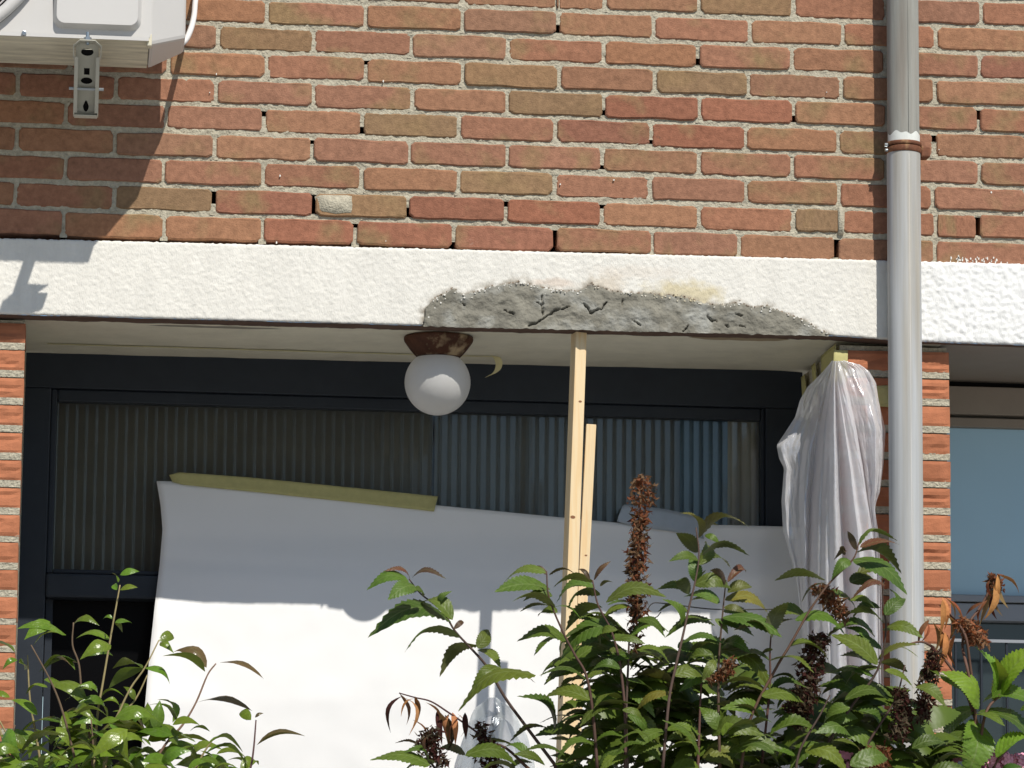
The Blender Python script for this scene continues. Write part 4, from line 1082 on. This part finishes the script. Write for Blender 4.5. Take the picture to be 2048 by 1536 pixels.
stem(sh, [base_pt, base_pt+Vector((.02, 0, -.4)), Vector((base_pt.x, GYL, -.02))], .012, .018, TD)
HL = [  # base, tip of each prominent leaf, roll
 (132,1270,42,1240,.3),(128,1268,66,1290,-.2),(100,1243,50,1275,.9),(148,1248,195,1243,.5),(240,1150,278,1140,.8),(236,1165,228,1143,.9),(240,1180,275,1172,.6),(234,1180,228,1168,.8),(228,1240,205,1235,.6),(230,1245,265,1240,.5),(232,1245,245,1262,.8),
 (222,1280,152,1275,.2),(222,1290,165,1308,.9),(165,1310,228,1305,.9),(155,1325,85,1327,.4),(150,1340,80,1335,.1),(88,1360,142,1375,.4),(285,1336,230,1322,.4),(288,1336,215,1370,.8),(290,1336,345,1363,.6),(318,1282,350,1270,1.1),(320,1285,345,1300,.8),
 (413,1335,350,1288,.3),(410,1343,325,1310,.2),(440,1325,530,1348,-.2),(393,1405,505,1410,-.3),(345,1445,320,1395,1.0),(356,1445,305,1398,.2),(415,1490,485,1490,.2),(410,1508,498,1518,-.1),(502,1440,483,1422,.9),(510,1435,527,1425,.9),(514,1490,610,1470,-.2),
 (380,1462,420,1462,.6),(35,1320,5,1335,.9),(38,1325,50,1340,.9),(30,1305,-20,1285,.2),(20,1395,-25,1390,.3),(75,1430,25,1390,.3),(130,1445,30,1455,-.2),(75,1485,112,1455,1.0),(112,1455,75,1470,1.1),(100,1365,185,1420,.3),(95,1375,50,1382,-.2),(185,1380,160,1375,.5),(195,1385,165,1365,1.0),(200,1398,248,1385,-.3),(238,1410,205,1400,.6),(240,1408,265,1430,.8),(270,1400,250,1370,.9),(305,1460,288,1400,1.2),(310,1460,320,1400,1.25),(290,1462,195,1470,.5),(300,1470,240,1480,.1),(355,1490,310,1440,.5),(360,1500,300,1530,.3),(395,1530,350,1480,.8),
 (60,1490,-10,1500,.9),(55,1500,0,1470,1.0),(30,1530,-5,1500,1.1),(100,1480,55,1475,.6),(180,1485,95,1500,.2),(185,1480,130,1470,.9),(165,1520,110,1530,.7),(205,1515,165,1525,.8),(170,1500,140,1530,.4),(195,1505,180,1450,1.1),(250,1510,300,1500,.4),(255,1530,330,1520,.2),(270,1535,215,1510,.3),(330,1530,400,1490,.5),(140,1540,60,1530,.4),(95,1545,150,1520,.6),(30,1545,90,1525,.4),(430,1545,400,1500,.7),(460,1545,415,1525,.5),(480,1545,520,1520,.4),(500,1535,455,1515,.4),(375,1540,430,1525,.2),(215,1550,280,1520,.2),(345,1450,400,1440,.3),(195,1445,245,1440,.6),(205,1450,150,1440,.7),(175,1400,130,1400,.2),(150,1420,190,1440,.9),(265,1450,300,1430,1.0)]
for bx_, by_, tx, ty, rl_ in HL:
    d = rnd.uniform(-.07, .07); b_ = pt(bx_, by_, d); t_ = pt(tx, ty, d+rnd.uniform(-.045, .05))
    red = bx_ > 380 and ty < 1500 and rnd.random() < .7
    put_leaf(sh, LG, b_, t_, gcol(rnd, (.11, .085, .04) if red else G1), (rl_*.6+.25)*rnd.choice((1, 1, 1, -.6)), rnd)
for i in range(190):
    d = rnd.uniform(-.20, .20); x = rnd.gauss(170, 135); y = rnd.uniform(1470, 1680) if i % 3 else rnd.uniform(1405, 1560)
    if y < 1450 and not 90 < x < 330: continue
    if x > 470: continue
    a = rnd.uniform(0, 2*math.pi); L = rnd.uniform(65, 105); b_ = pt(x, y, d)
    t_ = pt(x+L*math.cos(a), y+L*(.5*math.sin(a)+.12), d+.05*math.sin(a*2+1))
    put_leaf(sh, LG, b_, t_, gcol(rnd, G1, .3), rnd.uniform(-.3, 1.1), rnd)

# --- serrated leafed shrub in the middle, with withered spikes
GYM = -1.05
ms = empty('serrated_shrub', (at(1350, 1500, GYM).x, GYM, 0), 'dark green shrub with serrated leaves and withered flower spikes in front of the paper', 'shrub')
rnd = random.Random(77); G2 = (.078, .118, .014); RED = (.085, .036, .018); YG = (.11, .115, .02); SB = (.085, .045, .03)
def pm(x, y, d=0.0): return at(x, y, GYM+d)
root_pt = Vector((at(1330, 1700, GYM).x, GYM, .75))
MS = [  # stems from the tip downwards
 [(818, 1158), (842, 1188), (885, 1222), (910, 1262), (945, 1300), (975, 1335), (1010, 1395), (1050, 1450), (1110, 1530)],
 [(1093, 1142), (1098, 1195), (1125, 1262), (1150, 1310), (1172, 1350), (1185, 1420), (1195, 1540)],
 [(1185, 1160), (1196, 1210), (1222, 1260), (1240, 1330), (1250, 1430), (1250, 1560)],
 [(1392, 1055), (1398, 1110), (1390, 1165), (1378, 1215), (1366, 1270), (1352, 1330), (1338, 1400), (1325, 1540)],
 [(1452, 1160), (1447, 1210), (1440, 1285), (1437, 1340), (1437, 1420), (1440, 1550)],
 [(1718, 1085), (1705, 1120), (1660, 1165), (1620, 1220), (1580, 1290), (1550, 1340), (1500, 1440), (1480, 1550)],
 [(1768, 1160), (1765, 1200), (1772, 1260), (1755, 1340), (1705, 1410), (1660, 1480), (1620, 1560)],
 [(1290, 1215), (1262, 1260), (1256, 1340), (1252, 1450), (1256, 1560)],
 [(1545, 1245), (1540, 1300), (1540, 1370), (1530, 1470), (1520, 1560)],
 [(1660, 1390), (1640, 1430), (1600, 1500), (1590, 1560)],
 [(848, 1500), (865, 1530), (900, 1570)], [(940, 1500), (1000, 1490), (1060, 1540)], [(1405, 1330), (1400, 1420), (1395, 1560)], [(1810, 1330), (1790, 1400), (1740, 1480), (1700, 1560)]]
for l in MS:
    d = rnd.uniform(-.05, .05); p3 = [pm(x, y, d+.02*nz(i, l[0][0])) for i, (x, y) in enumerate(l)]
    stem(ms, p3, .0013, .0034, gcol(rnd, SB, .3)); stem(ms, [p3[-1], (p3[-1]*1.2+root_pt*.8)/2, root_pt], .0034, .008, SB)
stem(ms, [root_pt, root_pt+Vector((.03, .01, -.35)), Vector((root_pt.x, GYM, -.02))], .014, .022, SB)
HM = [ # base, tip, roll, tone g / r / y
 (818,1162,735,1163,.3,'g'),(820,1158,772,1136,.6,'r'),(825,1155,886,1143,.3,'r'),(830,1172,780,1190,.5,'g'),(832,1178,850,1188,.9,'g'),
 (902,1243,742,1238,.1,'g'),(905,1240,838,1198,.2,'g'),(880,1212,900,1180,1.1,'g'),(908,1258,930,1238,1.0,'r'),(920,1275,806,1288,.2,'g'),(955,1296,982,1255,1.1,'g'),(962,1292,873,1334,.2,'g'),(955,1300,1002,1335,-.2,'g'),(1000,1335,942,1380,.7,'g'),(1000,1345,1072,1362,-.3,'r'),
 (1072,1350,915,1418,.0,'g'),(1105,1460,1018,1470,-.1,'g'),(1108,1455,1045,1385,.6,'g'),
 (1092,1145,1003,1155,.3,'g'),(1095,1150,1060,1130,.7,'r'),(1098,1150,1155,1145,.2,'r'),(1100,1178,990,1178,.3,'g'),(1105,1192,1045,1192,.7,'g'),(1110,1215,1025,1200,.0,'g'),(1115,1225,1075,1232,.4,'g'),(1135,1285,1040,1263,.3,'g'),(1140,1280,1115,1306,.6,'g'),
 (1185,1165,1105,1165,.2,'y'),(1188,1160,1222,1122,.9,'r'),(1180,1160,1155,1135,.8,'r'),(1190,1175,1110,1195,.4,'g'),(1200,1172,1225,1160,1.1,'y'),(1200,1190,1130,1210,.6,'g'),(1212,1205,1330,1178,.3,'g'),(1215,1210,1275,1208,-.2,'g'),(1205,1215,1125,1245,.5,'g'),(1225,1250,1115,1307,.4,'g'),(1195,1240,1130,1240,.3,'g'),(1235,1260,1195,1285,.9,'g'),
 (1150,1320,1230,1285,.3,'g'),(1150,1325,1080,1352,.4,'g'),(1165,1345,1230,1325,.2,'g'),(1175,1360,1080,1348,-.2,'g'),(1180,1400,1085,1395,.3,'g'),(1178,1425,1110,1460,.0,'g'),(1185,1420,1275,1410,.3,'g'),(1190,1425,1112,1458,.2,'g'),(1200,1465,1157,1480,.1,'g'),(1205,1500,1160,1490,.5,'g'),
 (1275,1240,1333,1262,.2,'g'),(1330,1262,1268,1250,.1,'g'),(1340,1260,1425,1240,.2,'g'),(1270,1300,1340,1325,.2,'g'),(1262,1310,1210,1330,.4,'g'),(1350,1380,1262,1350,.4,'y'),(1345,1385,1270,1415,.3,'y'),(1355,1295,1400,1300,.9,'g'),
 (1397,1075,1368,1020,.4,'y'),(1400,1072,1497,1040,.2,'y'),(1395,1105,1355,1060,1.0,'g'),(1405,1070,1432,1045,1.0,'y'),(1410,1070,1440,1085,1.2,'g'),(1402,1110,1498,1100,.3,'g'),(1398,1130,1415,1080,1.1,'g'),(1395,1165,1380,1110,1.1,'g'),(1398,1170,1412,1140,1.0,'g'),(1375,1185,1320,1168,.6,'g'),(1378,1188,1355,1150,1.0,'g'),(1440,1205,1370,1185,.6,'g'),(1362,1250,1330,1195,1.1,'g'),(1436,1208,1380,1200,.3,'g'),
 (1450,1170,1420,1135,1.0,'r'),(1455,1165,1495,1136,.4,'r'),(1455,1185,1505,1170,1.0,'y'),(1450,1200,1540,1215,.4,'y'),(1448,1215,1490,1225,1.1,'y'),(1445,1235,1565,1275,.3,'g'),(1438,1240,1510,1270,.8,'g'),(1430,1250,1330,1263,.1,'g'),(1430,1238,1460,1265,.9,'g'),(1440,1300,1550,1365,.4,'g'),(1445,1290,1500,1300,.3,'g'),(1435,1350,1360,1375,.6,'g'),(1440,1370,1535,1380,.2,'g'),(1445,1380,1550,1395,.2,'g'),(1400,1305,1440,1330,1.1,'g'),(1425,1310,1368,1325,.9,'g'),(1430,1320,1405,1360,1.1,'g'),
 (1545,1275,1475,1245,.2,'g'),(1540,1265,1575,1200,.9,'g'),(1545,1275,1580,1230,1.1,'g'),(1545,1300,1515,1320,1.0,'g'),
 (1650,1160,1553,1145,.1,'g'),(1690,1105,1670,1115,.8,'r'),(1712,1100,1695,1062,.8,'r'),(1718,1090,1785,1062,.3,'g'),(1720,1095,1800,1085,.2,'r'),(1715,1105,1803,1135,.4,'g'),(1705,1120,1822,1172,.2,'g'),(1700,1120,1665,1150,.6,'g'),(1715,1150,1770,1150,.4,'y'),(1700,1165,1765,1160,.4,'y'),(1770,1170,1705,1185,.4,'r'),(1690,1110,1680,1088,.8,'r'),
 (1640,1190,1720,1215,.1,'g'),(1700,1200,1755,1215,.4,'g'),(1760,1215,1700,1235,.5,'g'),(1765,1245,1695,1225,.4,'g'),(1590,1240,1700,1265,.1,'g'),(1770,1230,1812,1190,.5,'g'),(1780,1180,1800,1215,.9,'g'),(1765,1260,1845,1265,.3,'g'),(1740,1280,1690,1250,.7,'g'),(1750,1275,1650,1265,.2,'g'),(1755,1330,1665,1265,.3,'g'),(1745,1335,1680,1310,.2,'g'),
 (1755,1320,1838,1285,.2,'y'),(1755,1325,1815,1340,.3,'y'),(1760,1335,1685,1365,.2,'g'),(1770,1340,1830,1375,.3,'g'),(1775,1400,1690,1395,.2,'g'),(1690,1400,1780,1385,.1,'g'),(1700,1415,1640,1440,.6,'g'),(1710,1420,1770,1460,.5,'g'),(1650,1450,1720,1430,.9,'g'),(1640,1455,1700,1470,.3,'g'),(1830,1375,1895,1400,.2,'g'),(1840,1355,1880,1340,.3,'g'),(1650,1470,1770,1500,.3,'g'),
 (1580,1440,1545,1425,.6,'g'),(1540,1470,1640,1455,.1,'g'),(1520,1440,1470,1405,.3,'g'),(1500,1450,1545,1440,.7,'g'),(1470,1430,1430,1405,.8,'g'),(1440,1460,1400,1410,1.0,'g'),(1400,1510,1325,1440,.4,'g'),(1405,1515,1475,1500,.7,'y'),(1410,1520,1480,1530,.4,'y'),(1335,1480,1370,1480,.9,'g'),(1490,1500,1450,1480,.6,'g'),(1500,1490,1560,1520,.5,'g'),(1590,1510,1530,1490,.5,'g'),(1610,1500,1700,1530,.4,'g'),
 (845,1500,790,1485,.4,'r'),(850,1500,855,1470,1.0,'r'),(860,1530,740,1520,.4,'g'),(870,1525,800,1545,.6,'g'),(855,1520,810,1500,.6,'g'),(930,1510,870,1500,.7,'g'),(935,1515,1040,1485,.1,'g'),(1060,1520,1000,1490,.2,'g'),(1065,1525,1010,1540,.5,'g'),(1090,1530,1030,1505,.4,'g'),(1150,1530,1100,1510,.4,'g'),(1250,1500,1190,1530,.3,'g'),(1260,1480,1320,1500,.4,'g'),(1245,1420,1290,1440,.9,'g'),(1255,1430,1300,1470,1.0,'g')]
cols = {'g': G2, 'r': RED, 'y': YG}
nleaf = 0
for bx_, by_, tx, ty, rl_, c in HM:
    d = rnd.uniform(-.07, .06); b_ = pm(bx_, by_, d); t_ = pm(tx, ty, d+rnd.uniform(-.05, .045))
    put_leaf(ms, LS, b_, t_, gcol(rnd, cols[c], .28), (rl_*.55+.35)*rnd.choice((1, 1, 1, -.7)), rnd, wide=rnd.uniform(.9, 1.2)*(.62 if c == 'r' else 1)); nleaf += 1
def dens2(x, y):
    return y > interp([(1060, 1640), (1150, 1560), (1185, 1330), (1215, 1225), (1290, 1290), (1340, 1310), (1420, 1290), (1480, 1360), (1600, 1420), (1680, 1340), (1800, 1400), (1880, 1480)], x)
def dens(x, y):
    top = interp([(730, 1540), (880, 1515), (960, 1490), (1060, 1500), (1110, 1480), (1170, 1400), (1230, 1260), (1300, 1400), (1420, 1390), (1500, 1400), (1600, 1440), (1680, 1420), (1800, 1420), (1880, 1500)], x)
    return y > top
for l in MS[1:9]:
    sp = spline([pm(x, y) for x, y in l], 6); sp2 = [(interp([(0, 0)], 0)) for _ in ()]
    for (xa, ya_), (xb, yb2) in zip(l[1:], l[2:]):
        n_ = max(1, int(math.hypot(xb-xa, yb2-ya_)/42))
        for q_ in range(n_):
            t = (q_+rnd.random()*.5)/n_; x = xa+(xb-xa)*t; y = ya_+(yb2-ya_)*t
            if y > 1520 or nleaf > 255: continue
            for sgn in (-1, 1):
                if rnd.random() < .42: continue
                L = rnd.uniform(55, 95); ang = rnd.uniform(-.35, .55); d = rnd.uniform(-.06, .09)
                put_leaf(ms, LS, pm(x, y, d), pm(x+sgn*L*math.cos(ang), y+L*math.sin(ang), d+rnd.uniform(-.05, .05)), gcol(rnd, G2, .35), rnd.uniform(-.2, .9), rnd, wide=rnd.uniform(.85, 1.15)); nleaf += 1
k = 0
while nleaf < 298 and k < 4000:
    k += 1; x = rnd.uniform(760, 1860); y = rnd.uniform(1250, 1660)
    if not dens(x, y): continue
    if 1480 < x < 1620 and y < 1470: continue
    if x < 1175 and rnd.random() < .6: continue
    d = rnd.uniform(-.16, .16); a = rnd.choice((0, math.pi))+rnd.uniform(-.7, .7); L = rnd.uniform(50, 115)
    b_ = pm(x, y, d); t_ = pm(x+L*math.cos(a), y+L*(.55*math.sin(a)+.10), d+.06*rnd.uniform(-1, 1))
    put_leaf(ms, LS, b_, t_, gcol(rnd, G2, .35), rnd.uniform(-.3, 1.0), rnd); nleaf += 1
fol = MB(); k = 0; nf = 0
while nf < 540 and k < 9000:
    k += 1; x = rnd.uniform(1060, 1880); y = rnd.uniform(1215, 1660)
    if not dens2(x, y): continue
    if 1475 < x < 1640 and y < 1490 and rnd.random() < .85: continue
    d = rnd.uniform(.05, .30); a = rnd.choice((0, math.pi))+rnd.uniform(-.8, .8); L = rnd.uniform(60, 125)
    b_ = pm(x, y, d); t_ = pm(x+L*math.cos(a), y+L*(.55*math.sin(a)+.10), d+.06*rnd.uniform(-1, 1))
    xx = (t_-b_); ln = xx.length; xx.normalize(); yy = Vector((0, -.12, 1)).cross(xx)
    if yy.length < .15: yy = Vector((0, -1, .2)).cross(xx)
    yy.normalize(); zz = xx.cross(yy); R_ = Matrix.Rotation(rnd.uniform(-.3, 1.0)*(1 if yy.y > 0 else -1), 3, xx); yy = R_ @ yy; zz = R_ @ zz
    me = rnd.choice(LS)
    fol.add([b_+xx*(v.co.x*ln)+yy*(v.co.y*ln)+zz*(v.co.z*ln) for v in me.vertices], [tuple(p.vertices) for p in me.polygons]); nf += 1
fo = fol.build('foliage', M['serr_mass'], ms, smooth=True); fo.color = (*G2, 1); fo['kind'] = 'stuff'
# withered spikes: crumpled bits along a stalk
def spike(root, path, w, colr, n_, Y, name='withered_spike', sd=1, flat=.6):
    rr = random.Random(sd); sp = spline([at(x, y, Y) for x, y in path], 10); mb = MB(); sc = 1/1040; n = int(n_*1.7)
    mb.tube(sp, .0018, 5)
    for i in range(n):
        t = rr.random(); c = sp[int(t*(len(sp)-1))]
        wd = interp(w, t)*sc
        ang = rr.uniform(0, 2*math.pi); rad = wd*math.sqrt(rr.random())
        c = c+Vector((rad*math.cos(ang), rad*math.sin(ang)*flat, rr.uniform(-.006, .006)))
        s_ = rr.uniform(.004, .0125); a = Vector((rr.uniform(-1, 1), rr.uniform(-1, 1), rr.uniform(-1.3, .6))).normalized(); b = a.cross(Vector((rr.uniform(-1, 1), rr.uniform(-1, 1), .3))).normalized(); e_ = a.cross(b)
        mb.add([c-b*s_*.45, c+a*s_*.6+e_*s_*.3, c+b*s_*.45, c+a*s_*1.5-e_*s_*.2], [(0, 1, 2), (1, 3, 2)] if rr.random() < .5 else [(0, 1, 3), (1, 2, 3)])
    me = mesh(name, mb.v, mb.f); o = link(name, me, M['dry_leaf'], root, None, colr); return o
DK = (.060, .018, .014); BR = (.20, .075, .035); OR = (.42, .20, .075)
spike(ms, [(1286, 955), (1282, 1000), (1278, 1060), (1275, 1110), (1275, 1170), (1274, 1240), (1270, 1300)], [(0, 10), (.06, 26), (.2, 30), (.3, 14), (.45, 22), (.7, 24), (1, 10)], BR, 420, GYM, sd=1)
spike(ms, [(1284, 1030), (1278, 1100), (1270, 1160), (1272, 1240)], [(0, 16), (.5, 18), (1, 12)], DK, 260, GYM+.01, sd=2)
spike(ms, [(1640, 1175), (1665, 1205), (1690, 1240)], [(0, 22), (.5, 22), (1, 16)], BR, 220, GYM, sd=3)
spike(ms, [(1640, 1270), (1628, 1310), (1615, 1370), (1612, 1420)], [(0, 18), (.4, 30), (.8, 24), (1, 10)], DK, 480, GYM, sd=4)
spike(ms, [(1595, 1385), (1592, 1420), (1600, 1450)], [(0, 14), (.6, 32), (1, 18)], DK, 220, GYM+.02, sd=5)
spike(ms, [(1460, 1320), (1450, 1345), (1425, 1360)], [(0, 14), (1, 14)], BR, 120, GYM, sd=6)
spike(ms, [(1870, 1300), (1860, 1350), (1850, 1400), (1845, 1440)], [(0, 14), (.5, 22), (1, 12)], DK, 320, GYM, sd=8)
spike(ms, [(1800, 1380), (1805, 1420), (1790, 1480)], [(0, 14), (.5, 22), (1, 20)], DK, 300, GYM, sd=9)
spike(ms, [(865, 1460), (855, 1490), (880, 1530)], [(0, 16), (.5, 24), (1, 22)], DK, 260, GYM, sd=10)
spike(ms, [(960, 1450), (975, 1500), (980, 1540)], [(0, 8), (.5, 22), (1, 24)], DK, 200, GYM, sd=11)
spike(ms, [(1750, 1500), (1740, 1545)], [(0, 30), (1, 34)], BR, 300, GYM, sd=13)
stem(ms, [pm(798, 1386), pm(830, 1395), pm(862, 1403), pm(897, 1425), pm(945, 1458), pm(1000, 1500)], .0012, .0022, DK)
for (a, b, c, e_, cl_) in ((800,1388,815,1450,BR),(805,1392,775,1462,DK),(808,1395,835,1460,OR),(830,1393,838,1440,BR),(828,1397,800,1430,OR),(852,1405,878,1460,OR),(875,1420,884,1490,DK),(898,1428,890,1475,OR),(905,1425,912,1490,OR),(915,1428,925,1475,OR),(922,1430,905,1500,BR),(890,1430,900,1510,DK),(930,1425,932,1480,DK),(880,1425,902,1495,OR),(826,1440,850,1495,BR)):
    put_leaf(ms, LD, pm(a, b, rnd.uniform(-.03, .03)), pm(c, e_, rnd.uniform(-.03, .03)), gcol(rnd, cl_, .25), rnd.uniform(-1.4, 1.4), rnd, 'dry_leaf')
# curled tendril
tn = [pm(x, y) for x, y in ((1560, 1218), (1500, 1219), (1420, 1218), (1330, 1207), (1305, 1207), (1295, 1222), (1300, 1235), (1313, 1234), (1322, 1224))]
stem(ms, tn, .0013, .0010, (.05, .045, .04))

# --- hydrangea at the right with dried heads and pink flowers
GYH = -.80
hy = empty('hydrangea', (at(1980, 1500, GYH).x, GYH, 0), 'hydrangea with broad light green leaves and dried orange heads at the right', 'hydrangea')
rnd = random.Random(9); G3 = (.165, .25, .028)
def ph(x, y, d=0.0): return at(x, y, GYH+d)
hb = Vector((at(1990, 1700, GYH).x, GYH, .7))
for l in ([(1990, 1160), (1960, 1215), (1935, 1250), (1925, 1290), (1935, 1340), (1950, 1420), (1955, 1520), (1970, 1620)], [(1880, 1210), (1905, 1235), (1930, 1270), (1940, 1330), (1948, 1400), (1955, 1520)], [(2000, 1390), (1970, 1430), (1955, 1540)], [(1810, 1290), (1850, 1285), (1890, 1320), (1930, 1380), (1955, 1450)], [(2040, 1470), (1990, 1530), (1975, 1600)]):
    p3 = [ph(x, y, rnd.uniform(-.02, .02)) for x, y in l]; stem(hy, p3, .0022, .004, (.12, .06, .04)); stem(hy, [p3[-1], (p3[-1]+hb)/2, hb], .004, .007, (.12, .08, .04))
stem(hy, [hb, Vector((hb.x, GYH, -.02))], .012, .016, (.12, .08, .04))
for (a, b, c, e_, rl_, kk) in ((1958,1418,1893,1335,.7,1.1),(1985,1395,1953,1290,1.1,1.2),(1998,1398,2075,1290,.8,1.15),(1950,1415,1880,1490,.5,.55),(1965,1405,2075,1405,.4,.8),(1955,1425,2085,1490,.3,.45),(1948,1440,1932,1560,1.0,.9),(1992,1515,2080,1470,.5,1.1),(1985,1400,1990,1310,1.2,1.0),(1880,1350,1945,1400,.4,.6),(1950,1430,2010,1450,.2,.6),(1900,1480,1850,1510,.3,.5),(2040,1420,2100,1380,.5,.7),(1945,1470,1880,1500,.4,.5),(1910,1500,1985,1530,.3,.4),(1870,1470,1830,1500,.4,.5)):
    d = rnd.uniform(-.04, .04); put_leaf(hy, LB, ph(a, b, d), ph(c, e_, d+rnd.uniform(-.05, .02)), gcol(rnd, (G3[0]*kk, G3[1]*kk, G3[2]*kk), .1), rl_*.8, rnd, wide=1.2)
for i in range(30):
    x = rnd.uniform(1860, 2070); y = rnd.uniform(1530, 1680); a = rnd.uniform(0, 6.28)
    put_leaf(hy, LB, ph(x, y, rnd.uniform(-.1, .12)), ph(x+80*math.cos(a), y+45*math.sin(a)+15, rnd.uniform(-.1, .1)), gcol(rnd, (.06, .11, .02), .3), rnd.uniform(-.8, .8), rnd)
for (a, b, c, e_, cl_) in ((1995,1150,1990,1210,OR),(1998,1150,2040,1187,OR),(1992,1152,2010,1215,OR),(1985,1155,1995,1230,BR),(1990,1165,1970,1240,OR),(1985,1180,1960,1245,OR),(1985,1190,1990,1240,DK),(2000,1150,2005,1200,OR),(1975,1200,1950,1250,BR),(1965,1205,1930,1230,BR),(1990,1155,1980,1200,BR),
    (1885,1195,1893,1260,OR),(1890,1195,1912,1240,OR),(1900,1200,1930,1240,BR),(1885,1200,1882,1270,OR),(1905,1205,1915,1275,OR),(1895,1230,1905,1280,OR),(1852,1242,1850,1285,BR),(1858,1240,1835,1290,BR),(1866,1245,1872,1310,OR),(1872,1250,1880,1330,OR),(1880,1255,1895,1320,OR),(1890,1265,1880,1340,OR),(1895,1270,1905,1330,BR),(1910,1270,1900,1310,OR)):
    put_leaf(hy, LD, ph(a, b, rnd.uniform(-.03, .03)), ph(c, e_, rnd.uniform(-.03, .03)), gcol(rnd, cl_, .22), rnd.uniform(-1.4, 1.4), rnd, 'dry_leaf', wide=.95)
spike(hy, [(1925, 1240), (1945, 1265), (1960, 1290)], [(0, 24), (.5, 30), (1, 20)], (.34, .13, .06), 260, GYH, 'dried_head', 21, 1)
spike(hy, [(1988, 1150), (1994, 1180)], [(0, 12), (1, 16)], BR, 80, GYH, 'dried_head', 22, 1)
def flower_head(x, y, r, sd, n=60):
    rr = random.Random(sd); c = ph(x, y, .06) if x > 1850 else at(x, y, GYM+.09); mb = MB(); R_ = r/1030
    for i in range(n):
        w = rr.uniform(0, 2*math.pi); zz = rr.uniform(-.4, 1); q_ = math.sqrt(1-zz*zz); nrm = Vector((q_*math.cos(w), q_*math.sin(w), zz))
        p = c+Vector((nrm.x*R_, nrm.y*R_, nrm.z*R_*.7)); a = nrm.cross(Vector((.3, .2, 1))).normalized(); b = nrm.cross(a); s_ = rr.uniform(.010, .014); t0 = rr.uniform(0, 1.5)
        for k_ in range(4):
            t = t0+k_*math.pi/2; d_ = a*math.cos(t)+b*math.sin(t); e_ = nrm.cross(d_)
            mb.add([p, p+d_*s_*.6-e_*s_*.42+nrm*.001, p+d_*s_*1.05+nrm*.002, p+d_*s_*.6+e_*s_*.42+nrm*.001], [(0, 1, 2, 3)])
    k_ = rr.uniform(.9, 1.1); link('flower_head', mesh('flower_head', mb.v, mb.f), M['floret'], hy, None, (.80*k_, .36*k_, .50*k_))
for i, (x, y, r) in enumerate(((1746, 1486, 14), (1690, 1506, 20), (1705, 1545, 26), (1925, 1512, 34), (1985, 1535, 52), (2040, 1540, 46), (1880, 1528, 26))): flower_head(x, y, r, 50+i, 90)
